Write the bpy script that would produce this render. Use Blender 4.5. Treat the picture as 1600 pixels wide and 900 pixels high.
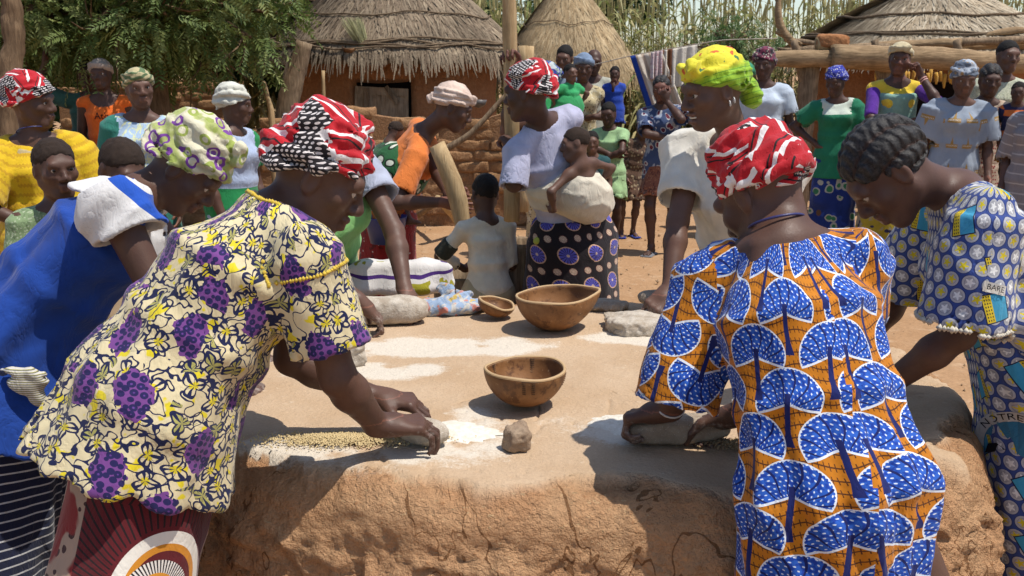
import bpy, math, random
import numpy as np
from mathutils import Matrix, Vector
for _o in list(bpy.data.objects): bpy.data.objects.remove(_o, do_unlink=True)
SC = bpy.context.scene
COL = SC.collection
R = math.radians
# ------------------------------------------------------------------ camera
CAM_H = 1.70; PITCH = 12.86; LENS = 35.0
cam_d = bpy.data.cameras.new('camera'); cam = bpy.data.objects.new('camera', cam_d); COL.objects.link(cam)
cam.location = (0, 0, CAM_H); cam.rotation_euler = (R(90 - PITCH), 0, 0)
cam_d.lens = LENS; cam_d.sensor_width = 36; cam_d.clip_end = 500; cam_d.clip_start = 0.05
cam_d.dof.use_dof = True; cam_d.dof.focus_distance = 2.5; cam_d.dof.aperture_fstop = 16
SC.camera = cam
# ------------------------------------------------------------------ sky and sun
SUN_AZ = 111; SUN_EL = 67          # azimuth from +y (view direction) clockwise: the sun stands to the right
world = bpy.data.worlds.new('World'); SC.world = world; world.use_nodes = True
_wt = world.node_tree; _bg = _wt.nodes['Background']
_sky = _wt.nodes.new('ShaderNodeTexSky'); _sky.sky_type = 'NISHITA'; _sky.sun_disc = False
_sky.sun_elevation = R(SUN_EL); _sky.sun_rotation = R(SUN_AZ)
_sky.air_density = 1.0; _sky.dust_density = 1.0; _sky.ozone_density = 1.0; _sky.altitude = 300
_wt.links.new(_sky.outputs[0], _bg.inputs[0]); _bg.inputs[1].default_value = 0.145
sun_d = bpy.data.lights.new('sun', 'SUN'); sun = bpy.data.objects.new('sun', sun_d); COL.objects.link(sun)
sun_d.energy = 4.6; sun_d.angle = R(0.55); sun_d.color = (1.0, 0.95, 0.87)
_sd = Vector((math.sin(R(SUN_AZ)) * math.cos(R(SUN_EL)), math.cos(R(SUN_AZ)) * math.cos(R(SUN_EL)), math.sin(R(SUN_EL))))
sun.rotation_euler = _sd.to_track_quat('Z', 'Y').to_euler(); sun.location = (6, 0, 12)
SC.view_settings.view_transform = 'Standard'; SC.view_settings.look = 'None'
SC.view_settings.exposure = 0.16; SC.view_settings.gamma = 1.0; SC.view_settings.use_curve_mapping = False
SC.render.engine = 'CYCLES'; SC.cycles.use_denoising = True
SC.cycles.max_bounces = 6; SC.cycles.diffuse_bounces = 3; SC.cycles.glossy_bounces = 2; SC.cycles.transmission_bounces = 2
SC.cycles.use_light_tree = False
# ------------------------------------------------------------------ pixels of the photograph to points
FPX = 1600 * LENS / 36.0; _cp, _sp = math.cos(R(PITCH)), math.sin(R(PITCH))
def ray(u, v):
    a = (u - 800) / FPX; b = (450 - v) / FPX
    return np.array([a, _cp + b * _sp, -_sp + b * _cp])
def PY(u, v, y):
    r = ray(u, v); return np.array([0, 0, CAM_H]) + r * (y / r[1])
def PZ(u, v, z=0.0):
    r = ray(u, v); return np.array([0, 0, CAM_H]) + r * ((z - CAM_H) / r[2])
def PIX(p):
    x, y, z = p[0], p[1], p[2] - CAM_H
    f = y * _cp - z * _sp; up = y * _sp + z * _cp
    return (800 + FPX * x / f, 450 - FPX * up / f)
# ------------------------------------------------------------------ numpy helpers
def nrm(v):
    v = np.asarray(v, float); return v / (np.linalg.norm(v) + 1e-9)
_rs = np.random.RandomState(7); _LAT = _rs.rand(32, 32, 32).astype(np.float32) * 2 - 1
def noise(P, s=1.0):
    q = np.asarray(P, np.float32) * s; i = np.floor(q).astype(np.int32); f = q - i; f = f * f * (3 - 2 * f); i &= 31; j = (i + 1) & 31
    x0, y0, z0, x1, y1, z1 = i[:, 0], i[:, 1], i[:, 2], j[:, 0], j[:, 1], j[:, 2]; fx, fy, fz = f[:, 0], f[:, 1], f[:, 2]
    a = _LAT[x0, y0, z0] * (1 - fx) + _LAT[x1, y0, z0] * fx; b = _LAT[x0, y1, z0] * (1 - fx) + _LAT[x1, y1, z0] * fx
    c = _LAT[x0, y0, z1] * (1 - fx) + _LAT[x1, y0, z1] * fx; d = _LAT[x0, y1, z1] * (1 - fx) + _LAT[x1, y1, z1] * fx
    a = a * (1 - fy) + b * fy; c = c * (1 - fy) + d * fy
    return a * (1 - fz) + c * fz
def fbm(P, s=1.0, o=4, g=0.5):
    r = 0; a = 1.0
    for k in range(o): r = r + a * noise(np.asarray(P) + k * 7.3, s); s *= 2.03; a *= g
    return r
# ------------------------------------------------------------------ objects
def mesh_obj(name, V, F, mat=None, parent=None, smooth=True, origin=None, sharp=None):
    V = np.asarray(V, np.float32).copy()
    if origin is not None: V -= np.asarray(origin, np.float32)
    me = bpy.data.meshes.new(name); F = np.asarray(F)
    n = F.shape[1]; me.vertices.add(len(V)); me.vertices.foreach_set('co', V.ravel())
    me.loops.add(F.size); me.loops.foreach_set('vertex_index', F.astype(np.int32).ravel())
    me.polygons.add(len(F)); me.polygons.foreach_set('loop_start', np.arange(0, F.size, n, dtype=np.int32))
    try: me.polygons.foreach_set('loop_total', np.full(len(F), n, np.int32))
    except Exception: pass
    me.update(calc_edges=True)
    me.polygons.foreach_set('use_smooth', np.full(len(F), bool(smooth)))
    if mat is not None: me.materials.append(mat)
    ob = bpy.data.objects.new(name, me); COL.objects.link(ob)
    if parent is not None: ob.parent = parent
    return ob
def empty(name, loc, label, cat, group=None):
    o = bpy.data.objects.new(name, None); COL.objects.link(o); o.location = [float(c) for c in loc]; o.empty_display_size = 0.1
    return tag(o, label, cat, group)
def tag(o, label=None, cat=None, group=None, kind=None):
    if label: o['label'] = label
    if cat: o['category'] = cat
    if group: o['group'] = group
    if kind: o['kind'] = kind
    return o
def org(parent): return np.array(parent.location) if parent is not None else None
class MB:
    """collects quads and triangles; build() links them as one mesh object"""
    def __init__(s): s.v = []; s.f = []; s.n = 0
    def add(s, V, F):
        V = np.asarray(V, np.float32); F = np.asarray(F, np.int32)
        if F.shape[1] == 3: F = np.concatenate([F, F[:, 2:]], 1)
        s.v.append(V); s.f.append(F + s.n); s.n += len(V)
    def tube(s, pts, rad, n=8, cap=True, flat=1.0, seed=None, rough=0.0):
        pts = np.asarray(pts, float); m = len(pts); rad = np.broadcast_to(np.asarray(rad, float), (m,))
        t = np.gradient(pts, axis=0); t /= np.linalg.norm(t, axis=1)[:, None] + 1e-9
        ref = np.array([0, 0, 1.0]) if abs(t[0][2]) < .9 else np.array([1.0, 0, 0])
        V = []
        a = np.cross(t[0], ref); a /= np.linalg.norm(a)
        ang = np.linspace(0, 2 * np.pi, n, endpoint=False)
        for i in range(m):
            a = a - t[i] * a.dot(t[i]); a /= np.linalg.norm(a) + 1e-9; b = np.cross(t[i], a)
            V.append(pts[i] + rad[i] * (np.cos(ang)[:, None] * a + flat * np.sin(ang)[:, None] * b))
        V = np.concatenate(V)
        if rough: V = V + rough * np.stack([fbm(V + k * 9, 14, 3) for k in range(3)], 1)
        F = []
        for i in range(m - 1):
            for j in range(n):
                k = (j + 1) % n; F.append([i * n + j, i * n + k, (i + 1) * n + k, (i + 1) * n + j])
        if cap:
            c0 = len(V); V = np.concatenate([V, pts[:1], pts[-1:]])
            for j in range(n):
                k = (j + 1) % n; F.append([k, j, c0, c0]); F.append([(m - 1) * n + j, (m - 1) * n + k, c0 + 1, c0 + 1])
        s.add(V, F); return s
    def box(s, c, h, Rm=None):
        V = np.array([[x, y, z] for x in (-1, 1) for y in (-1, 1) for z in (-1, 1)], float) * np.asarray(h)
        if Rm is not None: V = V @ np.asarray(Rm).T
        s.add(V + np.asarray(c), [[0, 1, 3, 2], [4, 6, 7, 5], [0, 4, 5, 1], [2, 3, 7, 6], [0, 2, 6, 4], [1, 5, 7, 3]]); return s
    def build(s, name, mat, parent=None, smooth=True):
        V = np.concatenate(s.v); F = np.concatenate(s.f)
        me = bpy.data.meshes.new(name); V = V - (org(parent) if parent is not None and parent.type == 'EMPTY' else 0)
        tri = F[:, 2] == F[:, 3]
        if tri.any():
            lens = np.where(tri, 3, 4); keep = np.ones(F.shape, bool); keep[tri, 3] = False
            idx = F[keep]; st = np.concatenate([[0], np.cumsum(lens)[:-1]])
        else: idx = F.ravel(); st = np.arange(0, F.size, 4); lens = np.full(len(F), 4)
        me.vertices.add(len(V)); me.vertices.foreach_set('co', np.asarray(V, np.float32).ravel())
        me.loops.add(len(idx)); me.loops.foreach_set('vertex_index', idx.astype(np.int32))
        me.polygons.add(len(F)); me.polygons.foreach_set('loop_start', st.astype(np.int32))
        try: me.polygons.foreach_set('loop_total', lens.astype(np.int32))
        except Exception: pass
        me.update(calc_edges=True); me.polygons.foreach_set('use_smooth', np.full(len(F), bool(smooth)))
        if mat is not None: me.materials.append(mat)
        ob = bpy.data.objects.new(name, me); COL.objects.link(ob)
        if parent is not None: ob.parent = parent
        return ob
# ------------------------------------------------------------------ node expressions
class E:
    def __init__(s, T, k): s.T = T; s.k = k
    def __add__(s, o): return s.T.m('ADD', s, o)
    __radd__ = __add__
    def __sub__(s, o): return s.T.m('SUBTRACT', s, o)
    def __rsub__(s, o): return s.T.m('SUBTRACT', o, s)
    def __mul__(s, o): return s.T.m('MULTIPLY', s, o)
    __rmul__ = __mul__
    def __truediv__(s, o): return s.T.m('DIVIDE', s, o)
    def __lt__(s, o): return s.T.m('LESS_THAN', s, o)
    def __gt__(s, o): return s.T.m('GREATER_THAN', s, o)
    def abs(s): return s.T.m('ABSOLUTE', s)
    def sin(s): return s.T.m('SINE', s)
    def floor(s): return s.T.m('FLOOR', s)
    def fract(s): return s.T.m('FRACT', s)
    def sqrt(s): return s.T.m('SQRT', s)
    def min(s, o): return s.T.m('MINIMUM', s, o)
    def max(s, o): return s.T.m('MAXIMUM', s, o)
    def pow(s, o): return s.T.m('POWER', s, o)
    def step(s, a, b):                       # smoothstep from a to b
        n = s.T.n('ShaderNodeMapRange'); n.interpolation_type = 'SMOOTHSTEP'; s.T.l(s, n.inputs[0])
        n.inputs[1].default_value = min(a, b); n.inputs[2].default_value = max(a, b)
        n.inputs[3].default_value = 0.0 if a < b else 1.0; n.inputs[4].default_value = 1.0 if a < b else 0.0
        return E(s.T, n.outputs[0])
class Tree:
    def __init__(s, name, rough=0.8, spec=0.3):
        s.mat = bpy.data.materials.new(name); s.mat.use_nodes = True; s.t = s.mat.node_tree
        s.b = s.t.nodes['Principled BSDF']; s.b.inputs['Roughness'].default_value = rough; s.b.inputs['Specular IOR Level'].default_value = spec
        s._uv = None; s._g = {}
    def n(s, ty): return s.t.nodes.new(ty)
    def l(s, a, sock):
        if isinstance(a, E): s.t.links.new(a.k, sock)
        elif isinstance(a, (int, float)): sock.default_value = a
        elif isinstance(a, (tuple, list)): sock.default_value = tuple(a) + ((1,) if len(a) == 3 and len(sock.default_value) == 4 else ())
        else: s.t.links.new(a, sock)
    def m(s, op, *a):
        n = s.n('ShaderNodeMath'); n.operation = op
        for i, x in enumerate(a): s.l(x, n.inputs[i])
        return E(s, n.outputs[0])
    def atan2(s, a, b): return s.m('ARCTAN2', a, b)
    def hyp(s, a, b): return (a * a + b * b).sqrt()
    def vec(s, x, y, z=0.0):
        n = s.n('ShaderNodeCombineXYZ'); s.l(x, n.inputs[0]); s.l(y, n.inputs[1]); s.l(z, n.inputs[2]); return E(s, n.outputs[0])
    def sep(s, v):
        n = s.n('ShaderNodeSeparateXYZ'); s.l(v, n.inputs[0]); return [E(s, o) for o in n.outputs]
    def uv(s):
        if s._uv is None:
            n = s.n('ShaderNodeTexCoord'); s._uv = s.sep(n.outputs['UV'])[:2]
        return s._uv
    def obj(s):
        if 'o' not in s._g:
            n = s.n('ShaderNodeTexCoord'); s._g['o'] = E(s, n.outputs['Object'])
        return s._g['o']
    def pos(s):
        if 'p' not in s._g:
            n = s.n('ShaderNodeNewGeometry'); s._g['p'] = E(s, n.outputs['Position'])
        return s._g['p']
    def attr(s, name, out='Vector'):
        n = s.n('ShaderNodeAttribute'); n.attribute_name = name; return E(s, n.outputs[out])
    def rnd(s):
        n = s.n('ShaderNodeObjectInfo'); return E(s, n.outputs['Random'])
    def sc(s, v, k):
        n = s.n('ShaderNodeVectorMath'); n.operation = 'MULTIPLY'; s.l(v, n.inputs[0]); n.inputs[1].default_value = k if isinstance(k, (tuple, list)) else (k, k, k)
        return E(s, n.outputs[0])
    def vadd(s, v, w):
        n = s.n('ShaderNodeVectorMath'); n.operation = 'ADD'; s.l(v, n.inputs[0])
        if isinstance(w, E): s.l(w, n.inputs[1])
        else: n.inputs[1].default_value = w
        return E(s, n.outputs[0])
    def noise(s, v=None, scale=5.0, detail=3.0, rough=0.5, dist=0.0, color=False):
        n = s.n('ShaderNodeTexNoise'); n.inputs['Scale'].default_value = scale; n.inputs['Detail'].default_value = detail
        n.inputs['Roughness'].default_value = rough; n.inputs['Distortion'].default_value = dist
        if v is not None: s.l(v, n.inputs['Vector'])
        return E(s, n.outputs['Color' if color else 'Fac'])
    def voro(s, v=None, scale=5.0, feature='F1', out='Distance', rand=1.0):
        n = s.n('ShaderNodeTexVoronoi'); n.feature = feature; n.inputs['Scale'].default_value = scale; n.inputs['Randomness'].default_value = rand
        if v is not None: s.l(v, n.inputs['Vector'])
        return E(s, n.outputs[out])
    def mix(s, f, a, b):
        n = s.n('ShaderNodeMix'); n.data_type = 'RGBA'; s.l(f, n.inputs[0]); s.l(a, n.inputs[6]); s.l(b, n.inputs[7]); return E(s, n.outputs[2])
    def mul(s, a, f):
        n = s.n('ShaderNodeMix'); n.data_type = 'RGBA'; n.blend_type = 'MULTIPLY'; n.inputs[0].default_value = 1.0
        s.l(a, n.inputs[6]); s.l(f, n.inputs[7]); return E(s, n.outputs[2])
    def ramp(s, f, stops):
        n = s.n('ShaderNodeValToRGB'); s.l(f, n.inputs[0]); el = n.color_ramp.elements
        while len(el) < len(stops): el.new(0.5)
        for e, (p, c) in zip(el, stops): e.position = p; e.color = tuple(c) + (1,)
        return E(s, n.outputs[0])
    def bump(s, h, dist=0.005, strength=0.5, prev=None):
        n = s.n('ShaderNodeBump'); n.inputs['Strength'].default_value = strength; n.inputs['Distance'].default_value = dist; s.l(h, n.inputs['Height'])
        if prev is not None: s.l(prev, n.inputs['Normal'])
        return E(s, n.outputs[0])
    def out(s, col, normal=None, rough=None):
        s.l(col, s.b.inputs['Base Color'])
        if normal is not None: s.l(normal, s.b.inputs['Normal'])
        if rough is not None: s.l(rough, s.b.inputs['Roughness'])
        return s.mat
# ------------------------------------------------------------------ implicit shapes meshed with surface nets
def smin(a, b, k):
    h = np.maximum(k - np.abs(a - b), 0) / k
    return np.minimum(a, b) - h * h * k * .25
class SDF:
    def __init__(s): s.ops = []; s.lo = np.full(3, 1e9); s.hi = -s.lo; s.amp = 0.0
    def bb(s, p, r): p = np.asarray(p, float); s.lo = np.minimum(s.lo, p - r); s.hi = np.maximum(s.hi, p + r)
    def put(s, fn, k, op): s.ops.append((op, fn, k)); return s
    def cap(s, a, b, ra, rb=None, k=.012, op='u'):
        rb = ra if rb is None else rb; a = np.asarray(a, np.float32); b = np.asarray(b, np.float32); ba = b - a; L2 = float(ba @ ba) + 1e-9
        def fn(P):
            q = P - a; t = np.clip((q @ ba) / L2, 0, 1); q = q - t[:, None] * ba
            return np.sqrt((q * q).sum(1)) - (ra + (rb - ra) * t)
        if op == 'u': s.bb(a, ra); s.bb(b, rb)
        return s.put(fn, k, op)
    def ell(s, c, r, M=None, k=.02, op='u'):
        c = np.asarray(c, np.float32); r = np.asarray(r, np.float32); M = None if M is None else np.asarray(M, np.float32)
        def fn(P):
            q = P - c
            if M is not None: q = q @ M
            k0 = np.sqrt(((q / r) ** 2).sum(1)); k1 = np.sqrt(((q / (r * r)) ** 2).sum(1)) + 1e-6
            return np.where(k0 < .05, -r.min(), k0 * (k0 - 1) / k1)
        if op == 'u': s.bb(c, r.max())
        return s.put(fn, k, op)
    def etube(s, a, b, r0, r1, side, k=.03, op='u', rnd=0.0):
        a = np.asarray(a, np.float32); b = np.asarray(b, np.float32); L = float(np.linalg.norm(b - a)); ax = ((b - a) / L).astype(np.float32)
        sd = np.asarray(side, np.float32); sd = sd - ax * (sd @ ax); sd /= np.linalg.norm(sd); fr = np.cross(sd, ax)
        r0 = np.array(r0, np.float32) - rnd; r1 = np.array(r1, np.float32) - rnd
        def fn(P):
            q = P - a; h = q @ ax; t = np.clip(h / L, 0, 1); x = q @ sd; y = q @ fr
            rx = r0[0] + (r1[0] - r0[0]) * t; ry = r0[1] + (r1[1] - r0[1]) * t
            k0 = np.sqrt((x / rx) ** 2 + (y / ry) ** 2); k1 = np.sqrt((x / (rx * rx)) ** 2 + (y / (ry * ry)) ** 2) + 1e-6
            d2 = np.where(k0 < .05, -np.minimum(rx, ry), k0 * (k0 - 1) / k1); dz = np.maximum(-h, h - L)
            return np.minimum(np.maximum(d2, dz), 0) + np.sqrt(np.maximum(d2, 0) ** 2 + np.maximum(dz, 0) ** 2) - rnd
        if op == 'u': m = max(r0.max(), r1.max()) + rnd; s.bb(a, m); s.bb(b, m)
        return s.put(fn, k, op)
    def plane(s, c, n, op='i', k=.004):      # keeps the side the normal points away from (op i)
        c = np.asarray(c, np.float32); n = nrm(n).astype(np.float32)
        return s.put(lambda P: (P - c) @ n, k, op)
    def disp(s, fn, amp): s.amp += amp; s.ops.append(('d', fn, 0)); return s
    def __call__(s, P):
        d = np.full(len(P), 1e3, np.float32)
        for op, fn, k in s.ops:
            if op == 'u': d = smin(d, fn(P), k)
            elif op in 'sS': d = -smin(-d, fn(P), k)
            elif op == 'i': d = -smin(-d, -fn(P), k)
            else: d = d + fn(P)
        return d
    def mesh(s, vox, B=8):
        lo = s.lo - vox * 3 - s.amp; hi = s.hi + vox * 3 + s.amp; bs = vox * B
        nb = np.ceil((hi - lo) / bs).astype(int); g = np.stack(np.meshgrid(*[np.arange(n) for n in nb], indexing='ij'), -1).reshape(-1, 3)
        C = (lo + (g + .5) * bs).astype(np.float32); Rb = bs * .87
        dc = s(C); act = np.abs(dc) < Rb * 1.7 + s.amp + .004; g = g[act]; C = C[act]
        o = np.arange(B + 1); off = np.stack(np.meshgrid(o, o, o, indexing='ij'), -1).reshape(-1, 3)
        n1 = (B + 1) ** 3; D = np.full((len(g), n1), 1e3, np.float32); offv = (off * vox).astype(np.float32); base = (lo + g * bs).astype(np.float32)
        for op, fn, k in s.ops:
            if op in ('u', 's') : sel = np.nonzero(fn(C) < Rb * 1.5 + k + .02)[0]
            else: sel = np.arange(len(g))
            for c0 in range(0, len(sel), 600):
                ss = sel[c0:c0 + 600]
                P = (base[ss][:, None, :] + offv[None]).reshape(-1, 3); f = fn(P).reshape(len(ss), n1); d = D[ss]
                D[ss] = smin(d, f, k) if op == 'u' else (-smin(-d, f, k) if op == 's' else (-smin(-d, -f, k) if op == 'i' else d + f))
        D = D.reshape(-1, B + 1, B + 1, B + 1); Nn = (nb * B + 2).astype(np.int64)
        ins = D < 0; cnt = np.zeros((len(g), B, B, B), np.int8)
        for dx in (0, 1):
            for dy in (0, 1):
                for dz in (0, 1): cnt += ins[:, dx:B + dx, dy:B + dy, dz:B + dz]
        bi, ci, cj, ck = np.nonzero((cnt > 0) & (cnt < 8))
        gc = g[bi] * B + np.stack([ci, cj, ck], 1)
        cid = (gc[:, 0].astype(np.int64) * Nn[1] + gc[:, 1]) * Nn[2] + gc[:, 2]
        sm = np.zeros((len(bi), 3), np.float32); ct = np.zeros(len(bi), np.float32)
        corners = [(x, y, z) for x in (0, 1) for y in (0, 1) for z in (0, 1)]
        val = {c: D[bi, ci + c[0], cj + c[1], ck + c[2]] for c in corners}
        for c in corners:
            for ax in range(3):
                if c[ax]: continue
                e = list(c); e[ax] = 1; e = tuple(e); a, b = val[c], val[e]; x = (a < 0) != (b < 0)
                t = a / np.where(np.abs(a - b) < 1e-9, 1e-9, a - b); p = np.tile(np.array(c, np.float32), (len(bi), 1)); p[:, ax] = t
                sm[x] += p[x]; ct[x] += 1
        V = (lo + (gc + sm / np.maximum(ct, 1)[:, None]) * vox).astype(np.float32)
        order = np.argsort(cid); scid = cid[order]; F = []
        for ax in range(3):
            sl = [slice(0, B)] * 3; s2 = list(sl); s2[ax] = slice(1, B + 1)
            A = ins[(slice(None),) + tuple(sl)]; Bx = ins[(slice(None),) + tuple(s2)]
            e = np.nonzero(A != Bx); eg = g[e[0]] * B + np.stack(e[1:], 1); flip = A[e]
            u, w = (ax + 1) % 3, (ax + 2) % 3; q = []
            for du, dw in ((0, 0), (-1, 0), (-1, -1), (0, -1)):
                h = eg.copy(); h[:, u] += du; h[:, w] += dw
                hid = (h[:, 0].astype(np.int64) * Nn[1] + h[:, 1]) * Nn[2] + h[:, 2]
                pz = np.clip(np.searchsorted(scid, hid), 0, len(scid) - 1); q.append(np.where(scid[pz] == hid, order[pz], -1))
            q = np.stack(q, 1); ok = (q >= 0).all(1); q = q[ok]; fl = flip[ok]; q[~fl] = q[~fl][:, ::-1]; F.append(q)
        F = np.concatenate(F); used = np.zeros(len(V), bool); used[F.ravel()] = True
        rm = np.cumsum(used) - 1; return V[used], rm[F]
# ------------------------------------------------------------------ people
UP = np.array([0, 0, 1.0])
def ydir(a): return np.array([math.sin(R(a)), math.cos(R(a)), 0.0])      # 0 = away from the camera, 90 = to the right
def rotm(ax, deg):
    return np.array(Matrix.Rotation(R(deg), 3, Vector(ax)))
def ik(a, b, l1, l2, pole):
    d = np.asarray(b) - a; L = np.linalg.norm(d); L = max(L, 1e-4); dn = d / L
    if L > (l1 + l2) * .999: s = L / ((l1 + l2) * .999); l1 *= s; l2 *= s
    x = (l1 * l1 - l2 * l2 + L * L) / (2 * L); h = math.sqrt(max(l1 * l1 - x * x, 0))
    pole = np.asarray(pole, float); pole = pole - dn * pole.dot(dn); pole = nrm(pole)
    return a + dn * x + pole * h
CURL = {'relax': (18, 28, 18), 'stone': (32, 48, 30), 'grip': (62, 78, 45), 'flat': (4, 8, 6), 'fist': (75, 88, 55)}
def add_hand(S, w, D, N, right, curl, L, thick=1.0):
    k = L / .18; D = nrm(D); N = np.asarray(N, float); N = nrm(N - D * N.dot(D)); T = np.cross(D, N) * (1 if right else -1)
    c = CURL[curl]
    kn = []
    for i, (o, ln) in enumerate(((.033, .088), (.011, .092), (-.012, .088), (-.033, .079))):
        b = w + (D * ln + T * o) * k; kn.append(b)
        S.cap(w + (D * .012 + T * o * .55) * k, b, .0165 * k, .0125 * k, k=.014 * k)
    S.cap(w - D * .02 * k, w + D * .03 * k, .025 * k, .025 * k, k=.02 * k)
    for b in kn: S.ell(b - N * .003 * k, np.array([1, 1, 1]) * .0118 * k, None, k=.004 * k)
    ph = ((.043, .026, .020), (.047, .030, .021), (.043, .028, .020), (.034, .021, .018))
    fr = np.array([.0092, .0095, .0091, .0082]) * k * thick
    for i in range(4):
        p = kn[i]; a = 0; spread = (-1.5 + i) * -7
        for j in range(3):
            a += c[j] * (1 - .06 * (i == 0)) ; d = rotm(N, 0) @ (D * math.cos(R(a)) + N * math.sin(R(a))) + T * math.sin(R(spread)) * (.8 if j == 0 else .3)
            q = p + nrm(d) * ph[i][j] * k
            S.cap(p, q, fr[i] * (1 - .07 * j), fr[i] * (1 - .07 * (j + 1)), k=.0016 * k if j else .006 * k); p = q
    p = w + (D * .022 + T * .024) * k; d = nrm(T * .75 + D * .62 + N * .30)
    for j, ln in enumerate((.044, .034, .028)):
        q = p + d * ln * k; S.cap(p, q, (.0150, .0122, .0108)[j] * k * thick, (.0122, .0112, .0092)[j] * k * thick, k=(.016, .004, .003)[j] * k)
        p = q; d = nrm(d + D * .45 * (1 if c[0] < 70 else .7) + N * (.12 + c[0] / 160) - T * .28)
PEOPLE = []
class Person:
    def __init__(s, label, base, H=1.62, yaw=180, lean=4, hyaw=None, hpitch=5, hroll=0, hs=1.0, girth=1.0, pelvis=None, neck=None, head=None,
                 side=0, byaw=None, stance=.085, step=0.0, toes=None, hipf=0.0, vox=.0125, skin=0, group=None, legs=True, pelz=None, sit=None, shrug=0.0, cat='person'):
        s.H = H; s.g = g = H / 1.65; s.vox = vox; s.girth = girth; s.base = b = np.array([base[0], base[1], base[2] if len(base) > 2 else 0.0], float)
        s.garms = []; PEOPLE.append(s); s.root = empty('person', b, label, cat, group); s.skin = skin; s.legs = legs
        s.F = F = ydir(yaw); s.Rt = Rt = np.array([F[1], -F[0], 0.0]); s.yaw = yaw
        def sp(a): return UP * math.cos(R(a)) * math.cos(R(side)) + F * math.sin(R(a)) + Rt * math.sin(R(side)) * math.cos(R(a))
        s.pelvis = np.array(pelvis, float) if pelvis is not None else b + UP * (.535 * H if pelz is None else pelz) + F * (hipf * H)
        if neck is None: neck = s.pelvis + sp(lean * .6) * .10 * H + sp(lean) * .195 * H
        s.neck = np.array(neck, float); ax = nrm(s.neck - s.pelvis); s.ax = ax; L = np.linalg.norm(s.neck - s.pelvis)
        bow = F * .012 * H * (1 if lean < 25 else .2)
        s.waist = s.pelvis + (s.neck - s.pelvis) * .36; s.chest = s.pelvis + (s.neck - s.pelvis) * .70 + bow * .4
        BR = Rt if byaw is None else np.array([math.cos(R(byaw)), -math.sin(R(byaw)), 0]); BR = nrm(BR - ax * BR.dot(ax)); s.BR = BR; s.BF = nrm(np.cross(ax, BR)) if np.cross(ax, BR).dot(F) > 0 else -nrm(np.cross(ax, BR))
        s.hh = hh = .139 * H * hs; s.hk = hk = hh / .225
        hy = yaw if hyaw is None else hyaw; f = ydir(hy) * math.cos(R(hpitch)) - UP * math.sin(R(hpitch)); rr = np.array([math.cos(R(hy)), -math.sin(R(hy)), 0])
        u = np.cross(rr, f); Q = rotm(f, hroll); rr = Q @ rr; u = Q @ u
        s.hM = np.stack([rr, f, u], 1)                  # columns: right, forward, up of the head
        s.head = np.array(head, float) if head is not None else s.neck + (ax * .5 + u * .5) * .036 * H + u * (.098 * hk) + f * .012 * hk
        sw = .101 * H * girth ** .5; s.sh = [s.neck - ax * (.038 - shrug) * H + BR * sw * q for q in (-1, 1)]       # left, right
        hipw = .052 * H; HR = Rt; s.hip = [s.pelvis - UP * .02 * H + HR * hipw * q for q in (-1, 1)]
        s.la = (.172 * H, .150 * H); s.arm = [None, None]; tz = F if toes is None else ydir(toes)
        s.ank = [b + Rt * stance * g * q + F * (step * g * q) + UP * .045 * H for q in (-1, 1)]; s.toe = tz
        if sit is not None: s.ank = [np.array(x, float) for x in sit]
        s.knee = [ik(s.hip[i], s.ank[i], .245 * H, .235 * H, F + .25 * Rt * (-1, 1)[i]) for i in (0, 1)]
        s.hL = .105 * H
    def L(s, r, f, u): return s.base + s.Rt * r * s.g + s.F * f * s.g + UP * u * s.g      # metres for a person 1.65 tall
    def hl(s, x, y, z): return s.head + s.hM @ (np.array([x, y, z]) * s.hk)
    def setarm(s, i, wrist=None, pole=None, D=None, N=None, curl='relax', elbow=None):
        sg = (-1, 1)[i]; sh = s.sh[i]
        if wrist is None: wrist = sh + s.Rt * (.02 + .05 * random.random()) * sg * s.g + s.F * (.02 + .10 * random.random()) * s.g - UP * (s.la[0] + s.la[1]) * random.uniform(.90, .97)
        wrist = np.asarray(wrist, float)
        if pole is None: pole = -s.F + s.Rt * sg * .6 - UP * .3
        e = ik(sh, wrist, s.la[0], s.la[1], pole) if elbow is None else np.asarray(elbow, float)
        d = nrm(wrist - e)
        if D is None: D = d
        if N is None: N = -s.Rt * sg + s.F * .2
        s.arm[i] = dict(e=e, w=wrist, D=nrm(D), N=np.asarray(N, float), curl=curl); return s
    def body(s):
        S = SDF(); g = s.g; G = s.girth; H = s.H
        S.etube(s.pelvis - s.ax * .03 * g, s.waist, (.150 * g * G, .105 * g * G), (.118 * g * G, .088 * g * G), s.BR, k=.03, rnd=.03 * g)
        S.etube(s.waist, s.chest, (.118 * g * G, .088 * g * G), (.142 * g * G, .098 * g * G), s.BR, k=.04, rnd=.03 * g)
        S.etube(s.chest, s.neck - s.ax * .02 * g, (.140 * g * G, .095 * g * G), (.085 * g, .055 * g), s.BR, k=.03, rnd=.03 * g)
        for i, q in ((0, -1), (1, 1)):
            S.cap(s.neck - s.ax * .012 * g, s.sh[i], .040 * g, .047 * g, k=.04)
            if s.arm[i] is None: s.setarm(i)
            A = s.arm[i]; m = A['e'] + (A['w'] - A['e']) * .3
            S.cap(s.sh[i], A['e'], .047 * g * G ** .5, .036 * g * G ** .3, k=.03)
            S.cap(A['e'], m, .036 * g, .038 * g, k=.02); S.cap(m, A['w'], .038 * g * G ** .3, .0245 * g, k=.02)
            add_hand(S, A['w'] + A['D'] * .012 * g, A['D'], A['N'], i == 1, A['curl'], s.hL, 1.0 if s.vox < .008 else 1.12)
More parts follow.
